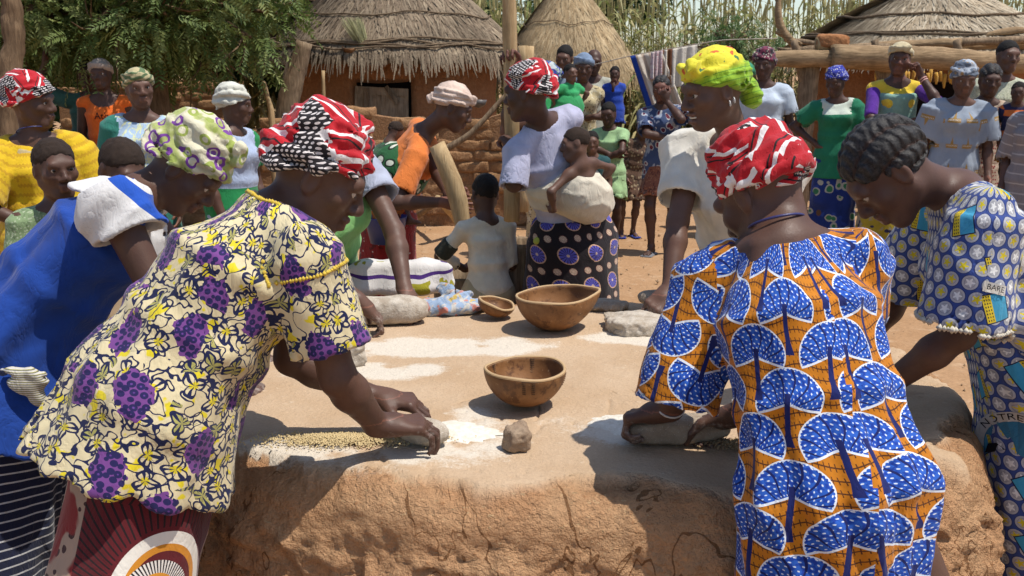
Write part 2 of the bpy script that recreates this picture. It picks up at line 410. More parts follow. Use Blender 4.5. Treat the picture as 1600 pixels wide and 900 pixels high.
            if s.legs:
                S.cap(s.hip[i], s.knee[i], .078 * g * G, .052 * g * G ** .5, k=.05)
                kc = s.knee[i] + (s.ank[i] - s.knee[i]) * .3 - s.F * .012 * g
                S.cap(s.knee[i], kc, .050 * g, .051 * g, k=.02); S.cap(kc, s.ank[i], .050 * g, .030 * g, k=.03)
                a = s.ank[i]; t = nrm(s.toe + s.Rt * .15 * q); z0 = a[2] - .045 * H
                hz = a - t * .035 * g; hz[2] = z0 + .028 * g; bl = a + t * .115 * g; bl[2] = z0 + .021 * g; te = a + t * .165 * g; te[2] = z0 + .016 * g
                S.cap(a, hz, .030 * g, .027 * g, k=.02); S.cap(a, bl, .028 * g, .020 * g, k=.02); S.cap(hz, bl, .026 * g, .021 * g, k=.02)
                S.cap(bl - s.Rt * .014 * g, te - s.Rt * .02 * g, .019 * g, .013 * g, k=.015); S.cap(bl + s.Rt * .014 * g, te + s.Rt * .02 * g, .019 * g, .013 * g, k=.015)
        # head: every coordinate in the frame of the head (right, forward, up), for a head 0.225 m high
        k = s.hk; M = s.hM; P = s.hl
        S.cap(s.neck - s.ax * .02 * g, P(0, -.022, -.055), .050 * g, .050 * k, k=.03)
        S.ell(P(0, -.014, .030), np.array([.073, .094, .083]) * k, M, k=.03 * k)
        S.ell(P(0, .026, -.034), np.array([.056, .062, .074]) * k, M, k=.035 * k)
        S.cap(P(-.014, .066, -.094), P(.014, .066, -.094), .0175 * k, k=.025 * k)
        for q in (-1, 1):
            S.cap(P(q * .052, -.004, -.050), P(q * .020, .052, -.092), .016 * k, .015 * k, k=.03 * k)
            S.ell(P(q * .043, .056, -.018), np.array([.022, .020, .018]) * k, M, k=.025 * k)
            S.ell(P(q * .032, .094, .007), np.array([.020, .014, .0125]) * k, M, k=.012 * k, op='s')
            S.cap(P(q * .017, .087, .0165), P(q * .046, .074, .0165), .0066 * k, .0055 * k, k=.006 * k)
            S.cap(P(q * .018, .086, -.0035), P(q * .044, .074, -.0015), .0048 * k, .0042 * k, k=.005 * k)
            S.ell(P(q * .0165, .093, -.0315), np.array([.0105, .011, .0090]) * k, M, k=.007 * k)
            S.ell(P(q * .074, -.010, -.006), np.array([.009, .019, .031]) * k, M, k=.006 * k)
            S.ell(P(q * .081, -.006, -.004), np.array([.005, .010, .018]) * k, M, k=.006 * k, op='s')
        S.cap(P(-.038, .079, .030), P(.038, .079, .030), .0115 * k, k=.02 * k)
        S.cap(P(0, .088, .012), P(0, .106, -.022), .0070 * k, .0115 * k, k=.014 * k)
        S.ell(P(0, .105, -.028), np.array([.013, .011, .0095]) * k, M, k=.008 * k)
        sm = getattr(s, 'smile', 0)
        S.cap(P(-.017, .090 , -.0545), P(.017, .090, -.0545), .0078 * k, k=.007 * k); S.cap(P(-.010, .0955, -.0535), P(.010, .0955, -.0535), .0062 * k, k=.005 * k)
        S.cap(P(-.013, .0900, -.0715 - .006 * sm), P(.013, .0900, -.0715 - .006 * sm), .0088 * k, k=.007 * k)
        if sm: S.ell(P(0, .098, -.0635), np.array([.024, .016, .0055]) * k, M, k=.003 * k, op='s')
        V, F = S.mesh(s.vox)
        # colour: lips, palms and soles
        q = (V - s.head) @ M / k; t = np.zeros(len(V), np.float32)
        lip = (np.abs(q[:, 0]) < .024) & (q[:, 1] > .088) & (np.abs(q[:, 2] + .063) < .017); t[lip] = .32
        for i in (0, 1):
            A = s.arm[i]; dN = A['N'] - A['D'] * A['N'].dot(A['D']) if True else 0
            r = V - A['w']; n = nrm(A['N'] - A['D'] * np.dot(A['N'], A['D'])); pal = (np.linalg.norm(r, axis=1) < .2 * g) & (r @ A['D'] > .01) & (r @ n > .006 * g); t[pal] = np.maximum(t[pal], .8)
        if getattr(s, 'dusty', 0):
            for i in (0, 1):
                r = np.linalg.norm(V - s.arm[i]['w'] - s.arm[i]['D'] * .06, axis=1); f = np.clip((.14 - r) / .08, 0, 1) * np.clip((s.dusty + .075 - V[:, 2]) / .05, 0, 1); t = np.where(f > .05, np.maximum(t, 1 + f), t).astype(np.float32)
        ob = mesh_obj('body', V, F, SKIN[s.skin], s.root, origin=s.base)
        at = ob.data.attributes.new('tint', 'FLOAT', 'POINT'); at.data.foreach_set('value', t); s.bodyob = ob; s.bV, s.bF, s.bt = V, F, t
        for q in (-1, 1):
            e = bpy.data.objects.new('eye', EYE_MESH()); COL.objects.link(e); e.parent = s.root
            m = Matrix.Identity(4); p = P(q * .0315, .0725, .0065) - s.base
            for r in range(3):
                for c in range(3): m[r][c] = M[r][c] * k
                m[r][3] = p[r]
            e.matrix_local = m
        return s
    def trim(s, cell=.05, deep=.013):
        """the skin well inside the clothes is kept, but at a coarser grain"""
        if not s.garms or not hasattr(s, 'bV'): return
        V, F, t = s.bV, s.bF, s.bt; hid = np.zeros(len(V), bool)
        for S in s.garms: hid |= S(V) < -deep
        if hid.sum() < 500: return
        ids = np.arange(len(V), dtype=np.int64); q = np.floor((V[hid] - V.min(0)) / cell).astype(np.int64); key = (q[:, 0] * 1000 + q[:, 1]) * 1000 + q[:, 2]
        un, inv = np.unique(key, return_inverse=True); nv = int((~hid).sum()); mp = np.empty(len(V), np.int64); mp[~hid] = np.arange(nv); mp[hid] = nv + inv.ravel()
        cn = np.bincount(inv.ravel()); cen = np.stack([np.bincount(inv.ravel(), V[hid][:, i]) / cn for i in range(3)], 1); V2 = np.concatenate([V[~hid], cen]).astype(np.float32); t2 = np.concatenate([t[~hid], np.zeros(len(un), np.float32)])
        f = mp[F]; a, b, c, d = f.T; out = f.copy(); m = a == b; out[m] = np.stack([b, c, d, d], 1)[m]; m = b == c; out[m] = np.stack([a, b, d, d], 1)[m]; m = d == a; out[m] = np.stack([a, b, c, c], 1)[m]
        ok = (out[:, 0] != out[:, 1]) & (out[:, 1] != out[:, 2]) & (out[:, 0] != out[:, 2]) & (out[:, 0] != out[:, 3]) & (out[:, 1] != out[:, 3]); out = out[ok]
        srt = np.sort(out, 1); _, first = np.unique(srt, axis=0, return_index=True); out = out[np.sort(first)]
        mb = MB(); mb.add(V2, out); o = mb.build('body', SKIN[s.skin], s.root); me = o.data; at = me.attributes.new('tint', 'FLOAT', 'POINT'); at.data.foreach_set('value', t2)
        old = s.bodyob.data; s.bodyob.data = me; bpy.data.objects.remove(o); bpy.data.meshes.remove(old); me.name = 'body'
    # ---------------------------------------------------------------- clothes
    def cloth(s, name, S, mat, vox, segs, fold=.004, fs=9.0, label=None, wrinkle=True, zone=None, stretch=None):
        if fold:
            ph = random.random() * 30; ax = s.ax.astype(np.float32) if stretch is None else np.asarray(stretch, np.float32)
            def fn(P):
                q = P - (P @ ax)[:, None] * ax * .78
                w = noise(q + ph, fs) + .55 * noise(q * 1.0 + ph + 11, fs * 2.2); w2 = noise(P + ph + 5, fs * 1.6)
                return (fold * (1.7 * np.sqrt(np.abs(w) + .02) - .95) + fold * .5 * np.abs(w2)).astype(np.float32)
            S.disp(fn, fold * 1.5)
        dis = [o[1] for o in S.ops if o[0] == 'd']; cuts = [o for o in S.ops if o[0] == 'S']; S.ops = [o for o in S.ops if o[0] != 'S']
        for o in cuts: S.ops.append(('s', (lambda P, f=o[1]: f(P) + sum(d(P) for d in dis)) if dis else o[1], o[2]))
        V, F = S.mesh(vox); s.garms.append(S)
        ob = mesh_obj(name, V, F, mat, s.root, origin=s.base)
        if label: ob['label'] = label
        s.uvs(ob, V, F, segs)
        return ob
    def uvs(s, ob, V, F, segs):
        C = V[F].mean(1); best = np.full(len(F), 1e9); U = np.zeros((len(F), 4, 2), np.float32)
        for (a, b, ref, rad) in segs:
            a = np.asarray(a, float); b = np.asarray(b, float); L = np.linalg.norm(b - a); ax = (b - a) / L
            rf = np.asarray(ref, float); rf = nrm(rf - ax * rf.dot(ax)); sd = np.cross(ax, rf)
            h = np.clip((C - a) @ ax, 0, L); d = np.linalg.norm(C - a - h[:, None] * ax, axis=1) - rad
            m = d < best; best[m] = d[m]; Q = V[F[m]] - a
            if m.any(): rad = float(np.mean(d[m] + rad))
            th = np.arctan2(Q @ sd, Q @ rf); cc = C[m] - a; tc = np.arctan2(cc @ sd, cc @ rf)[:, None]
            th = th + 2 * np.pi * np.round((tc - th) / (2 * np.pi)); U[m, :, 0] = th * rad; U[m, :, 1] = Q @ ax
        ly = ob.data.uv_layers.new(name='UVMap'); ly.data.foreach_set('uv', U.ravel())
    def top(s, mat, hem=.12, flare=1.12, loose=.016, sleeve=(.6, 1.35, 1.5), neck=(.075, .05), vox=None, fold=.004, name='blouse', bust=1.0, down=None, back=None, label=None, fs=9.0, ref=None, sag=0.0, neckfwd=.03, hemk=1.0, pleats=None):
        S = SDF(); g = s.g; G = s.girth; vox = vox or s.vox * 1.22; lo = loose
        dn = nrm(-UP) if down is None else nrm(down)
        hemp = s.pelvis + dn * hem; B = s.BR; rp = (.150 * g * G + lo * 1.6, .110 * g * G + lo * 1.6)
        S.etube(hemp, s.pelvis, (rp[0] * flare, rp[1] * flare * hemk), rp, B, k=.01)
        wr = (.130 * g * G + lo * 1.3, .098 * g * G + lo * 1.3); cr = (.146 * g * G + lo, .104 * g * G + lo)
        S.ell(s.pelvis, (rp[0], rp[1], min(rp[1] * .9, max(hem, .03))), np.stack([B, s.BF, s.ax], 1), k=.03); S.etube(s.pelvis - s.ax * .01, s.waist, rp, wr, B, k=.04); S.etube(s.waist, s.chest, wr, cr, B, k=.05)
        S.etube(s.chest, s.neck - s.ax * .012 * g, cr, (.085 * g, .060 * g), B, k=.03, rnd=.02)
        if bust:
            for q in (-1, 1): S.ell(s.chest + s.BF * .088 * g * G ** .5 - s.ax * .015 * g + B * .062 * g * q - UP * sag, np.array([.055, .058, .060]) * g * bust, None, k=.05)
        segs = [(hemp, s.neck, s.BF if ref is None else ref, (cr[0] + cr[1]) / 2)]
        for i in (0, 1):
            if s.arm[i] is None: s.setarm(i)
            S.cap(s.neck - s.ax * .02 * g, s.sh[i], .043 * g + lo * .5, .049 * g + lo * .6, k=.03)
            fr, k0, k1 = sleeve
            if fr > 0:
                A = s.arm[i]; sh = s.sh[i]; ln = s.la[0] * fr; d = A['e'] - sh; e = sh + nrm(d) * ln
                if fr > 1: e2 = A['e'] + nrm(A['w'] - A['e']) * (fr - 1) * s.la[1]; e = A['e']
                S.etube(sh, e, (.049 * g * k0, .049 * g * k0), (.045 * g * k1, .045 * g * k1), s.F + .1, k=.03)
                segs.append((sh + nrm(d) * .03, e, B, .05 * g * k1))
                if fr > 1:
                    S.etube(e, e2, (.045 * g * k1, .045 * g * k1), (.040 * g * k1, .040 * g * k1), s.F + .1, k=.025); e, d = e2, e2 - e; segs.append((A['e'], e2, B, .05 * g * k1))
                dd = nrm(d); ro = .045 * g * k1 - .010
                S.etube(e - dd * .045 * g, e + dd * .03, (ro * .93, ro * .93), (ro, ro), s.F + .1, k=.004, op='S')
        S.etube(hemp - dn * .05, hemp + dn * .03, (rp[0] * flare - .030, rp[1] * flare * hemk - .030), (rp[0] * flare - .020, rp[1] * flare * hemk - .020), B, k=.004, op='S')
        nf = s.BF * neckfwd * g; w, dp = neck
        S.ell(s.neck + s.ax * .022 * g + nf, np.array([w, w * .95, dp]) * g, np.stack([B, s.BF, s.ax], 1), k=.012, op='s')
        if pleats:
            n, am = pleats; c = s.neck.astype(np.float32); axv = s.ax.astype(np.float32); Bv = B.astype(np.float32); Fv = s.BF.astype(np.float32); Lg = float(np.linalg.norm(s.neck - hemp))
            def pf(P):
                q = P - c; h = np.clip(-(q @ axv) / Lg, 0, 1); t = np.arctan2(q @ Bv, q @ Fv); w = n * t + 2.2 * np.sin(1.3 * t + 4 * h) + 2.5 * h
                return (am * np.clip(h * 3, 0, 1) * (.35 + .65 * h) * (np.sin(w) + .35 * np.sin(2.3 * w + 1))).astype(np.float32)
            S.disp(pf, am * 1.4)
        ob = s.cloth(name, S, mat, vox, segs, fold, fs, label); return ob
    def skirt(s, mat, hem=.12, flare=1.25, top=.06, loose=.014, vox=None, fold=.006, name='skirt', label=None, fs=6.0, width=1.0, depth=1.0, ref=None):
        S = SDF(); g = s.g; G = s.girth; vox = vox or s.vox * 1.5; lo = loose
        am = (s.ank[0] + s.ank[1]) / 2; km = (s.knee[0] + s.knee[1]) / 2
        zt = s.pelvis + s.ax * top; hz = np.array([am[0], am[1], s.base[2] + hem])
        if hz[2] > km[2]: f = (hz[2] - km[2]) / (s.pelvis[2] - km[2] + 1e-6); hz[:2] = km[:2] + (s.pelvis[:2] - km[:2]) * f
        hip = s.pelvis - UP * .05 * g; B = s.Rt
        sp = np.linalg.norm(s.ank[0] - s.ank[1]) / 2
        rt = (.128 * g * G + lo, .100 * g * G + lo); rh = (.165 * g * G + lo, .128 * g * G + lo); rz = (rh[0] * flare * .9 * width + sp * .25, rh[1] * flare * depth)
        S.etube(hip, zt, rh, rt, B, k=.04, rnd=.02); S.etube(hz, hip, rz, rh, B, k=.05)
        if km[2] < s.pelvis[2]:
            for i in (0, 1):
                if s.knee[i][2] > hz[2]: S.cap(s.hip[i], s.knee[i], .085 * g * G + lo, .066 * g + lo, k=.05)
        dn = nrm(hz - hip); S.etube(hz - dn * .06, hz + dn * .03, (rz[0] - .026, rz[1] - .026), (rz[0] - .018, rz[1] - .018), B, k=.004, op='S')
        ph = random.random() * 6; c = hip.astype(np.float32); n = random.randint(7, 10); Fv = s.F.astype(np.float32); Rv = s.Rt.astype(np.float32); Ln = max(hip[2] - hz[2], .05)
        def pleat(P):
            q = P - c; th = np.arctan2(q @ Rv, q @ Fv); dz = np.clip(-q[:, 2] / Ln, 0, 1); return (.011 * g * dz * np.sin(n * th + ph + 2.0 * dz + 2 * np.sin(th * 2 + ph))).astype(np.float32)
        S.disp(pleat, .011)
        return s.cloth(name, S, mat, vox, [(hz, zt, s.F if ref is None else ref, rh[0])], fold, fs, label, stretch=UP)
    def hair(s, mat, style='short', name='hair', vox=None, size=1.0):
        S = SDF(); k = s.hk; P = s.hl; M = s.hM
        S.ell(P(0, -.016, .034), np.array([.0762, .0970, .0860]) * k * size, M)
        n = M @ nrm([0, .62, -.55]); S.plane(P(0, .060, .046), n, 'i', k=.012 * k)
        for q in (-1, 1): S.ell(P(q * .085, .028, -.028), np.array([.03, .05, .05]) * k, M, k=.02 * k, op='s')
        S.plane(P(0, -.05, -.060), -M[:, 2], 'i', k=.01 * k)
        hd = s.head.astype(np.float32); Mf = M.astype(np.float32)
        if style == 'braids':
            def fn(X):
                q = (X - hd) @ Mf / k; an = np.arctan2(q[:, 0], q[:, 2] + .03); return (-.0100 * k * np.sqrt(np.abs(np.sin(an * 7)) + .01) + .005 + .0016 * np.sin(q[:, 1] * 260 + 40 * np.abs(q[:, 0])) + .0014 * noise(q, 220)).astype(np.float32)
            S.disp(fn, .007)
        else:
            S.disp(lambda X: (.0032 * noise(X, 150) + .003 * noise(X, 60)).astype(np.float32), .006)
        V, F = S.mesh(vox or s.vox * .95); ob = mesh_obj(name, V, F, HAIRROW if style == 'braids' else mat, s.root, origin=s.base)
        if style == 'braids':
            q = (V - s.head) @ M / k; an = np.arctan2(q[:, 0], q[:, 2] + .03); at = ob.data.attributes.new('row', 'FLOAT', 'POINT'); at.data.foreach_set('value', np.abs(np.sin(an * 7)).astype(np.float32)); at = ob.data.attributes.new('loc', 'FLOAT_VECTOR', 'POINT'); at.data.foreach_set('vector', q.astype(np.float32).ravel())
        return ob
    def wrap(s, mat, style='turban', size=1.0, tilt=0.0, knot=(0, -.09, .04), tail=0.0, vox=None, name='headwrap', fold=.006, low=0.0, seed=0, height=1.0):
        S = SDF(); k = s.hk; P = s.hl; M = s.hM; rng = random.Random(seed + 5); z = size
        c = np.array([0, -.020, .040 + .012 * (z - 1) * 4])
        if style == 'turban':
            S.ell(P(*c), np.array([.086, .106, .080 * height]) * k * z, M)
            S.ell(P(.0, -.03, .085 * height), np.array([.072, .085, .060]) * k * z, M, k=.04)
            for j in range(8):           # rolled bands of cloth laid round the head
                a0 = rng.uniform(0, 6.28); pts = []; tl = rng.uniform(-.8, .8); zz = .010 + j * .0145 * height; rr = 1.02 - .085 * max(j - 2, 0)
                for i in range(9):
                    a = a0 + i * .52; x = .088 * rr * math.cos(a); y = .106 * rr * math.sin(a)
                    pts.append(P(c[0] + x * z, c[1] + y * z, zz + tl * x * .6 + .25 * y * (.45 if y > 0 else .30)))
                for i in range(8): S.cap(pts[i], pts[i + 1], .0185 * k * z * (1 - .35 * abs(i - 3.5) / 3.5), .0185 * k * z * (1 - .35 * abs(i - 2.5) / 3.5), k=.004 * k)
        else:
            S.ell(P(0, -.018, .037), np.array([.083, .104, .090 * height]) * k * z, M)
            for j in range(3):
                pts = []
                for i in range(13):
                    a = i / 12 * 6.2832; x = math.cos(a); y = math.sin(a); pts.append(P(.083 * z * x, -.018 + .103 * z * y, .028 + .020 * j + .24 * .103 * y + .012 * math.sin(a + j)))
                for i in range(12): S.cap(pts[i], pts[i + 1], (.0105 - .001 * j) * k, k=.007 * k)
        if knot is not None:
            kp = np.array(knot) * np.array([z, z, 1])
            for j in range(5):
                o = np.array([rng.uniform(-1, 1), rng.uniform(-.6, .6), rng.uniform(-1, 1)]) * .020
                S.cap(P(*(kp + o)), P(*(kp - o * .8)), .019 * k, .014 * k, k=.006 * k)
        if tail and knot is not None:
            kp = np.array(knot)
            S.etube(P(kp[0], kp[1] - .01, kp[2] - tail), P(*kp), (.034 * k, .012 * k), (.022 * k, .014 * k), M[:, 0], k=.01, rnd=.006)
        # opening for the face and the neck
        n = M @ nrm([0, .38, -.93]); S.plane(P(0, .06, .036 + low), n, 'i', k=.012 * k)
        hd = s.head.astype(np.float32); Mf = M.astype(np.float32); ph = rng.uniform(0, 9)
        def fn(X):
            q = (X - hd) @ Mf / k; w = q[:, 2] * 150 + 30 * q[:, 0] * math.cos(ph) + 26 * q[:, 1] * math.sin(ph) + 3.2 * noise(q + ph, 26)
            sw = w * .17 + .6 * noise(q + ph + 3, 11); sw = sw - np.floor(sw); saw = np.minimum(sw, (1 - sw) * 7)
            return (-fold * .80 * (saw - .45) + fold * .28 * (np.sqrt(np.abs(np.sin(w * .5)) + .01) - .7) + fold * .42 * noise(q + ph, 38)).astype(np.float32)
        S.disp(fn, fold)
        V, F = S.mesh(vox or s.vox * .85); s.garms.append(S); ob = mesh_obj(name, V, F, mat, s.root, origin=s.base)
        q = ((V - s.head) @ M / k).astype(np.float32)
        at = ob.data.attributes.new('loc', 'FLOAT_VECTOR', 'POINT'); at.data.foreach_set('vector', q.ravel()); return ob
    def sandals(s, mat):
        for i in (0, 1):
            S = SDF(); a = s.ank[i]; t = nrm(s.toe + s.Rt * .15 * (-1, 1)[i]); g = s.g; p0 = a - t * .055 * g; p1 = a + t * .175 * g; p0[2] = p1[2] = s.base[2] + .004
            S.etube(p0 + UP * .000, p1, (.040 * g, .010), (.044 * g, .010), np.cross(t, UP), k=.01, rnd=.006)
            m = a + t * .11 * g; m[2] = s.base[2] + .05 * g
            for q in (-1, 1):
                e = a + t * .05 * g + np.cross(t, UP) * .04 * g * q; e[2] = s.base[2] + .012; tt = a + t * .135 * g; tt[2] = s.base[2] + .045 * g
                S.cap(e, m, .007, k=.004)
            V, F = S.mesh(.009); mesh_obj('sandal', V, F, mat, s.root, origin=s.base)
    def ring(s, name, c, axis, r, w, mat, n=18):          # necklace, bracelet
        axis = nrm(axis); a = nrm(np.cross(axis, [.3, .8, .5])); b = np.cross(axis, a); th = np.linspace(0, 2 * np.pi, n + 1)
        rr = (r, r) if np.isscalar(r) else r
        pts = c + np.cos(th)[:, None] * a * rr[0] + np.sin(th)[:, None] * b * rr[1]
        return MB().tube(pts, w, 6, cap=False).build(name, mat, s.root)
_eye = []
def EYE_MESH():
    if not _eye:
        n, m = 14, 10; V = []; F = []
        for i in range(m + 1):
            a = math.pi * i / m
            for j in range(n): b = 2 * math.pi * j / n; V.append((.0130 * math.sin(a) * math.cos(b), .0130 * math.cos(a), .0130 * math.sin(a) * math.sin(b)))
        for i in range(m):
            for j in range(n): F.append((i * n + j, i * n + (j + 1) % n, (i + 1) * n + (j + 1) % n, (i + 1) * n + j))
        o = mesh_obj('eye', V, F); me = o.data; bpy.data.objects.remove(o); me.materials.append(M_EYEW); me.materials.append(M_EYEI)
        me.polygons.foreach_set('material_index', [1 if k // n < 2 else 0 for k in range(len(F))]); _eye.append(me)
    return _eye[0]
# ------------------------------------------------------------------ materials
def fab(T, col, wr=.4, sc=22.0, rough=None):
    w = T.noise(T.sc(T.pos(), (1.0, 1.0, .55)), sc, 4, .55, .6)
    weave = T.noise(T.pos(), 420, 1, .5)
    cr = ((w - .5).abs() * 3.0).pow(.55); n = T.bump(w, .012, wr * .8); n = T.bump(cr, .010, wr * .8, n); n = T.bump(weave, .0006, .35, n)
    fade = T.noise(T.pos(), 9, 3).step(.25, .8) * .16 + .88          # laundered, unevenly faded cloth
    T.b.inputs['Sheen Weight'].default_value = .12; T.b.inputs['Sheen Roughness'].default_value = .5
    return T.out(T.mul(col, T.vec(fade, fade, fade)), n, rough)
def plain(name, c, wr=.4, var=.10, sc=22.0, rough=.85):
    T = Tree(name, rough, .2); f = T.noise(T.pos(), 14, 3).step(.3, .75)
    return fab(T, T.mix(f, tuple(x * (1 - var) for x in c), tuple(min(x * (1 + var), .9) for x in c)), wr, sc)
def stripes(name, cols, period, axis=1, wob=.01, dark=None, uvs=True):
    T = Tree(name, .85, .2); u, v = T.uv(); x = (u, v)[axis] + (T.noise(T.pos(), 12, 2) - .5) * wob
    f = (x / period).fract(); c = cols[0][1]
    for p, cc in cols[1:]: c = T.mix(f > p, c, cc)
    return fab(T, c)
def blotch(name, base, c1, c2, scale=30.0, t1=.45, t2=.55, outline=None, c3=None):
    T = Tree(name, .85, .2); u, v = T.uv(); p = T.vec(u, v, 0.0); pd = T.vadd(p, T.sc(T.noise(p, scale * .6, 2, color=True), .6 / scale))
    d = T.voro(pd, scale, 'F1'); cc = T.sep(T.voro(pd, scale, 'F1', 'Color'))
    c = T.mix(T.noise(pd, scale * .5, 2).step(.56, .6), base, c2)
    c = T.mix((d < t1 * .8) * (cc[0] > .35), c, c1)
    if c3: c = T.mix((d < t1 * .35) * (cc[0] > .35), c, c3)
    if outline: c = T.mix(((d - t1 * .8).abs() < .07) * (cc[0] > .35), c, outline)
    return fab(T, c)
def m_skin(i, c):
    T = Tree('skin_%d' % i, .55, .32); t = T.attr('tint', 'Fac'); f = T.noise(T.pos(), 11, 4).step(.3, .75)
    base = T.mix(f, tuple(x * .82 for x in c), tuple(x * 1.15 for x in c)); tt = T.m('MULTIPLY', t, (t < 1.001)); col = T.mix(tt, base, (c[0] * 2.1, c[1] * 1.75, c[2] * 1.7)); dn = T.noise(T.pos(), 90, 4, .7); col = T.mix(((t - 1.0).max(0.0) + (dn - .72) * 2.4).step(.15, .95) * (t > 1.02) * .42, col, (.50, .45, .39)); col = T.mix(T.noise(T.pos(), 75, 3, .7).step(.55, .75) * .28, col, tuple(x * .55 for x in c))
    n = T.bump(T.noise(T.pos(), 260, 3), .0012, .35); r = T.noise(T.pos(), 40, 3).step(.2, .8) * .18 + .44
    T.b.inputs['Subsurface Weight'].default_value = 0.0
    return T.out(col, n, r)
SKIN = [m_skin(0, (.092, .045, .030)), m_skin(1, (.115, .058, .039)), m_skin(2, (.074, .036, .025))]
M_EYEW = Tree('eye_white', .25, .5).out((.42, .36, .31)); M_EYEI = Tree('iris', .15, .6).out((.012, .008, .006))
def m_hair(name, c, sc=420.0):
    T = Tree(name, .8, .25); n = T.bump(T.noise(T.pos(), sc, 3, .7), .004, .9); f = T.noise(T.pos(), 60, 3); return T.out(T.mix(f, tuple(x * .6 for x in c), tuple(x * 1.5 for x in c)), n)
HAIR = m_hair('hair_black', (.011, .009, .008)); HAIRB = m_hair('hair_brown', (.030, .018, .012))
T = Tree('cornrow_hair', .6, .35); _r = T.attr('row', 'Fac'); _l = T.attr('loc'); _x, _y, _z = T.sep(_l); _n = T.noise(_l, 160, 3, .7)
_c = T.mix(_r.step(.05, .32), (.040, .021, .015), T.mix(_n.step(.35, .7), (.010, .009, .009), (.042, .038, .036)))
HAIRROW = T.out(_c, T.bump(_r.pow(.5), .008, .9, T.bump((_y * 300 + _r * 4).sin() + _n * 2, .003, .6)))
# --- prints
def print_trees():
    T = Tree('tree_print', .8, .2); u, v = T.uv(); wob = (T.noise(T.vec(u, v), 7, 2) - .5) * .012; u = u + wob; v = v + wob
    ob = (.47, .160, .006); blue = (.008, .042, .30); mid = (.018, .095, .44); navy = (.006, .012, .10); white = (.66, .70, .76)
    w = v * 46.0 + (u * 60).sin() * .30; f = w.fract() - .5; ln = f.abs() < .06
    tick = ((((u * 120 + w.floor() * 2.1).fract() - .5 + f * .5).abs()) < .10) * (f.abs() < .30)
    c = T.mix(ln.max(tick), ob, (.085, .026, .006)); W, Hh = .178, .106; u = u * 1.27; v = v * 1.27
    for L in (0.0, 0.5):
        Y = v / (2 * Hh) + L; row = Y.floor(); X = u / W + L + (row * 12.9898 + L).sin() * .12; cell = ((X.floor() * 5.3 + row * 9.7 + L).sin() * 437.5).fract()
        x = (X.fract() - .5) * W; y = Y.fract() * (2 * Hh); x = x + (y - .10) * (cell - .5) * .35; xa = x.abs()
        r = T.hyp(x / .073, (y - .122) / .072); low = .116 - xa * .50 + xa * xa * 2.2
        edge = (T.atan2(x, y - .122) * 26).sin().abs() * .035
        dom = (r < (.96 + edge)) * (y > low); lip = (r < 1.03) * (y > (low - .0055))
        trunk = (xa < ((.045 - y).max(0.0) * .16 + .0058)) * (y < .135) * (y > .012)
        an = T.atan2(x, y - .090); rr = T.hyp(x, y - .090)
        br = (((an * 2.6 + (rr * 70).sin() * .16).fract() - .5).abs() < .085)
        q = rr * 95 + an * .4; lf = (an * (5.2) + q.floor() * .5).fract() - .5; lr = q.fract() - .5; fl = T.hyp(lf + lr * .5, lr * .8)
        k = T.mix(T.noise(T.vec(x, y), 60, 2).step(.45, .55), blue, mid); k = T.mix(fl < .33, k, mid); k = T.mix((T.hyp(lf + lr * .5 + .10, lr * .9)) < .165, k, white); k = T.mix(br, k, navy)
        c = T.mix(lip, c, white); c = T.mix(dom, c, k); c = T.mix(trunk, c, navy)
    return fab(T, c, .35, 16)
def print_grapes():
    T = Tree('grape_print', .85, .2); u, v = T.uv(); u = u * 1.18; v = v * 1.18; p = T.vec(u, v); pd = T.vadd(p, T.sc(T.noise(p, 16, 2, color=True), .030))
    cream = (.60, .51, .31); navy = (.010, .014, .055); yel = (.62, .50, .02); pur = (.155, .050, .215)
    n1 = T.noise(pd, 26, 1); n2 = T.noise(T.vadd(pd, (3.1, 1.7, 0)), 15, 2)
    c = T.mix(T.noise(T.vadd(p, (9., 4., 0)), 24, 2).step(.58, .62), cream, yel)
    vine = ((n1 - .5).abs() < .022).max((n2 - .47).abs() < .016)
    # leaves: lobed outlines round scattered centres
    S = 17.0; pos = T.sep(T.voro(pd, S, 'F1', 'Position')); dx = (T.sep(pd)[0] - pos[0]) * S * 1.0; dy = (T.sep(pd)[1] - pos[1]) * S; cc = T.sep(T.voro(pd, S, 'F1', 'Color'))
    r = T.hyp(dx, dy); an = T.atan2(dy, dx) + cc[1] * 6.28; rad = (an * 1.5).sin().abs() * .30 + .13 + (an * 7).sin() * .025
    leaf = r < rad; rim = (r - rad).abs() < .055; vein = (((an * 1.5).sin().abs() > .965).max((an * 4.5 + r * 5).sin().abs() < .16)) * (r < rad)
    isl = cc[0] > .30
    c = T.mix(vine, c, navy); c = T.mix(leaf * isl, c, T.mix(cc[2] > .55, T.mix(r > .16, yel, cream), (.36, .33, .10))); c = T.mix(rim.max(vein) * isl, c, navy)
    # bunches: purple patches full of round dark grapes
    G = 6.6; pq = T.vadd(p, T.sc(T.noise(p, 30, 2, color=True), .030)); ux, vx, _z = T.sep(pq); pg = T.sep(T.voro(pq, G, 'F1', 'Position', .75)); gx = (ux - pg[0]) * G; gy = (vx - pg[1]) * G; gc = T.sep(T.voro(pq, G, 'F1', 'Color', .75))
    gr = T.hyp(gx * 1.25, gy * .95 + gx * .35); nz = (T.noise(p, 40, 2) - .5) * .30; bunch = ((gr + nz) < .30) * (gc[0] > .30); core = ((gr - nz * .5) < .30) * (gc[0] > .30)
    gd = T.voro(T.vadd(p, (.004, .006, 0)), 64, 'F1', 'Distance', .45)
    c = T.mix(bunch, c, pur); c = T.mix(core * (gd < .50), c, (.016, .013, .075)); c = T.mix(core * (gd < .15), c, (.10, .04, .22))
    return fab(T, c, .35, 18)
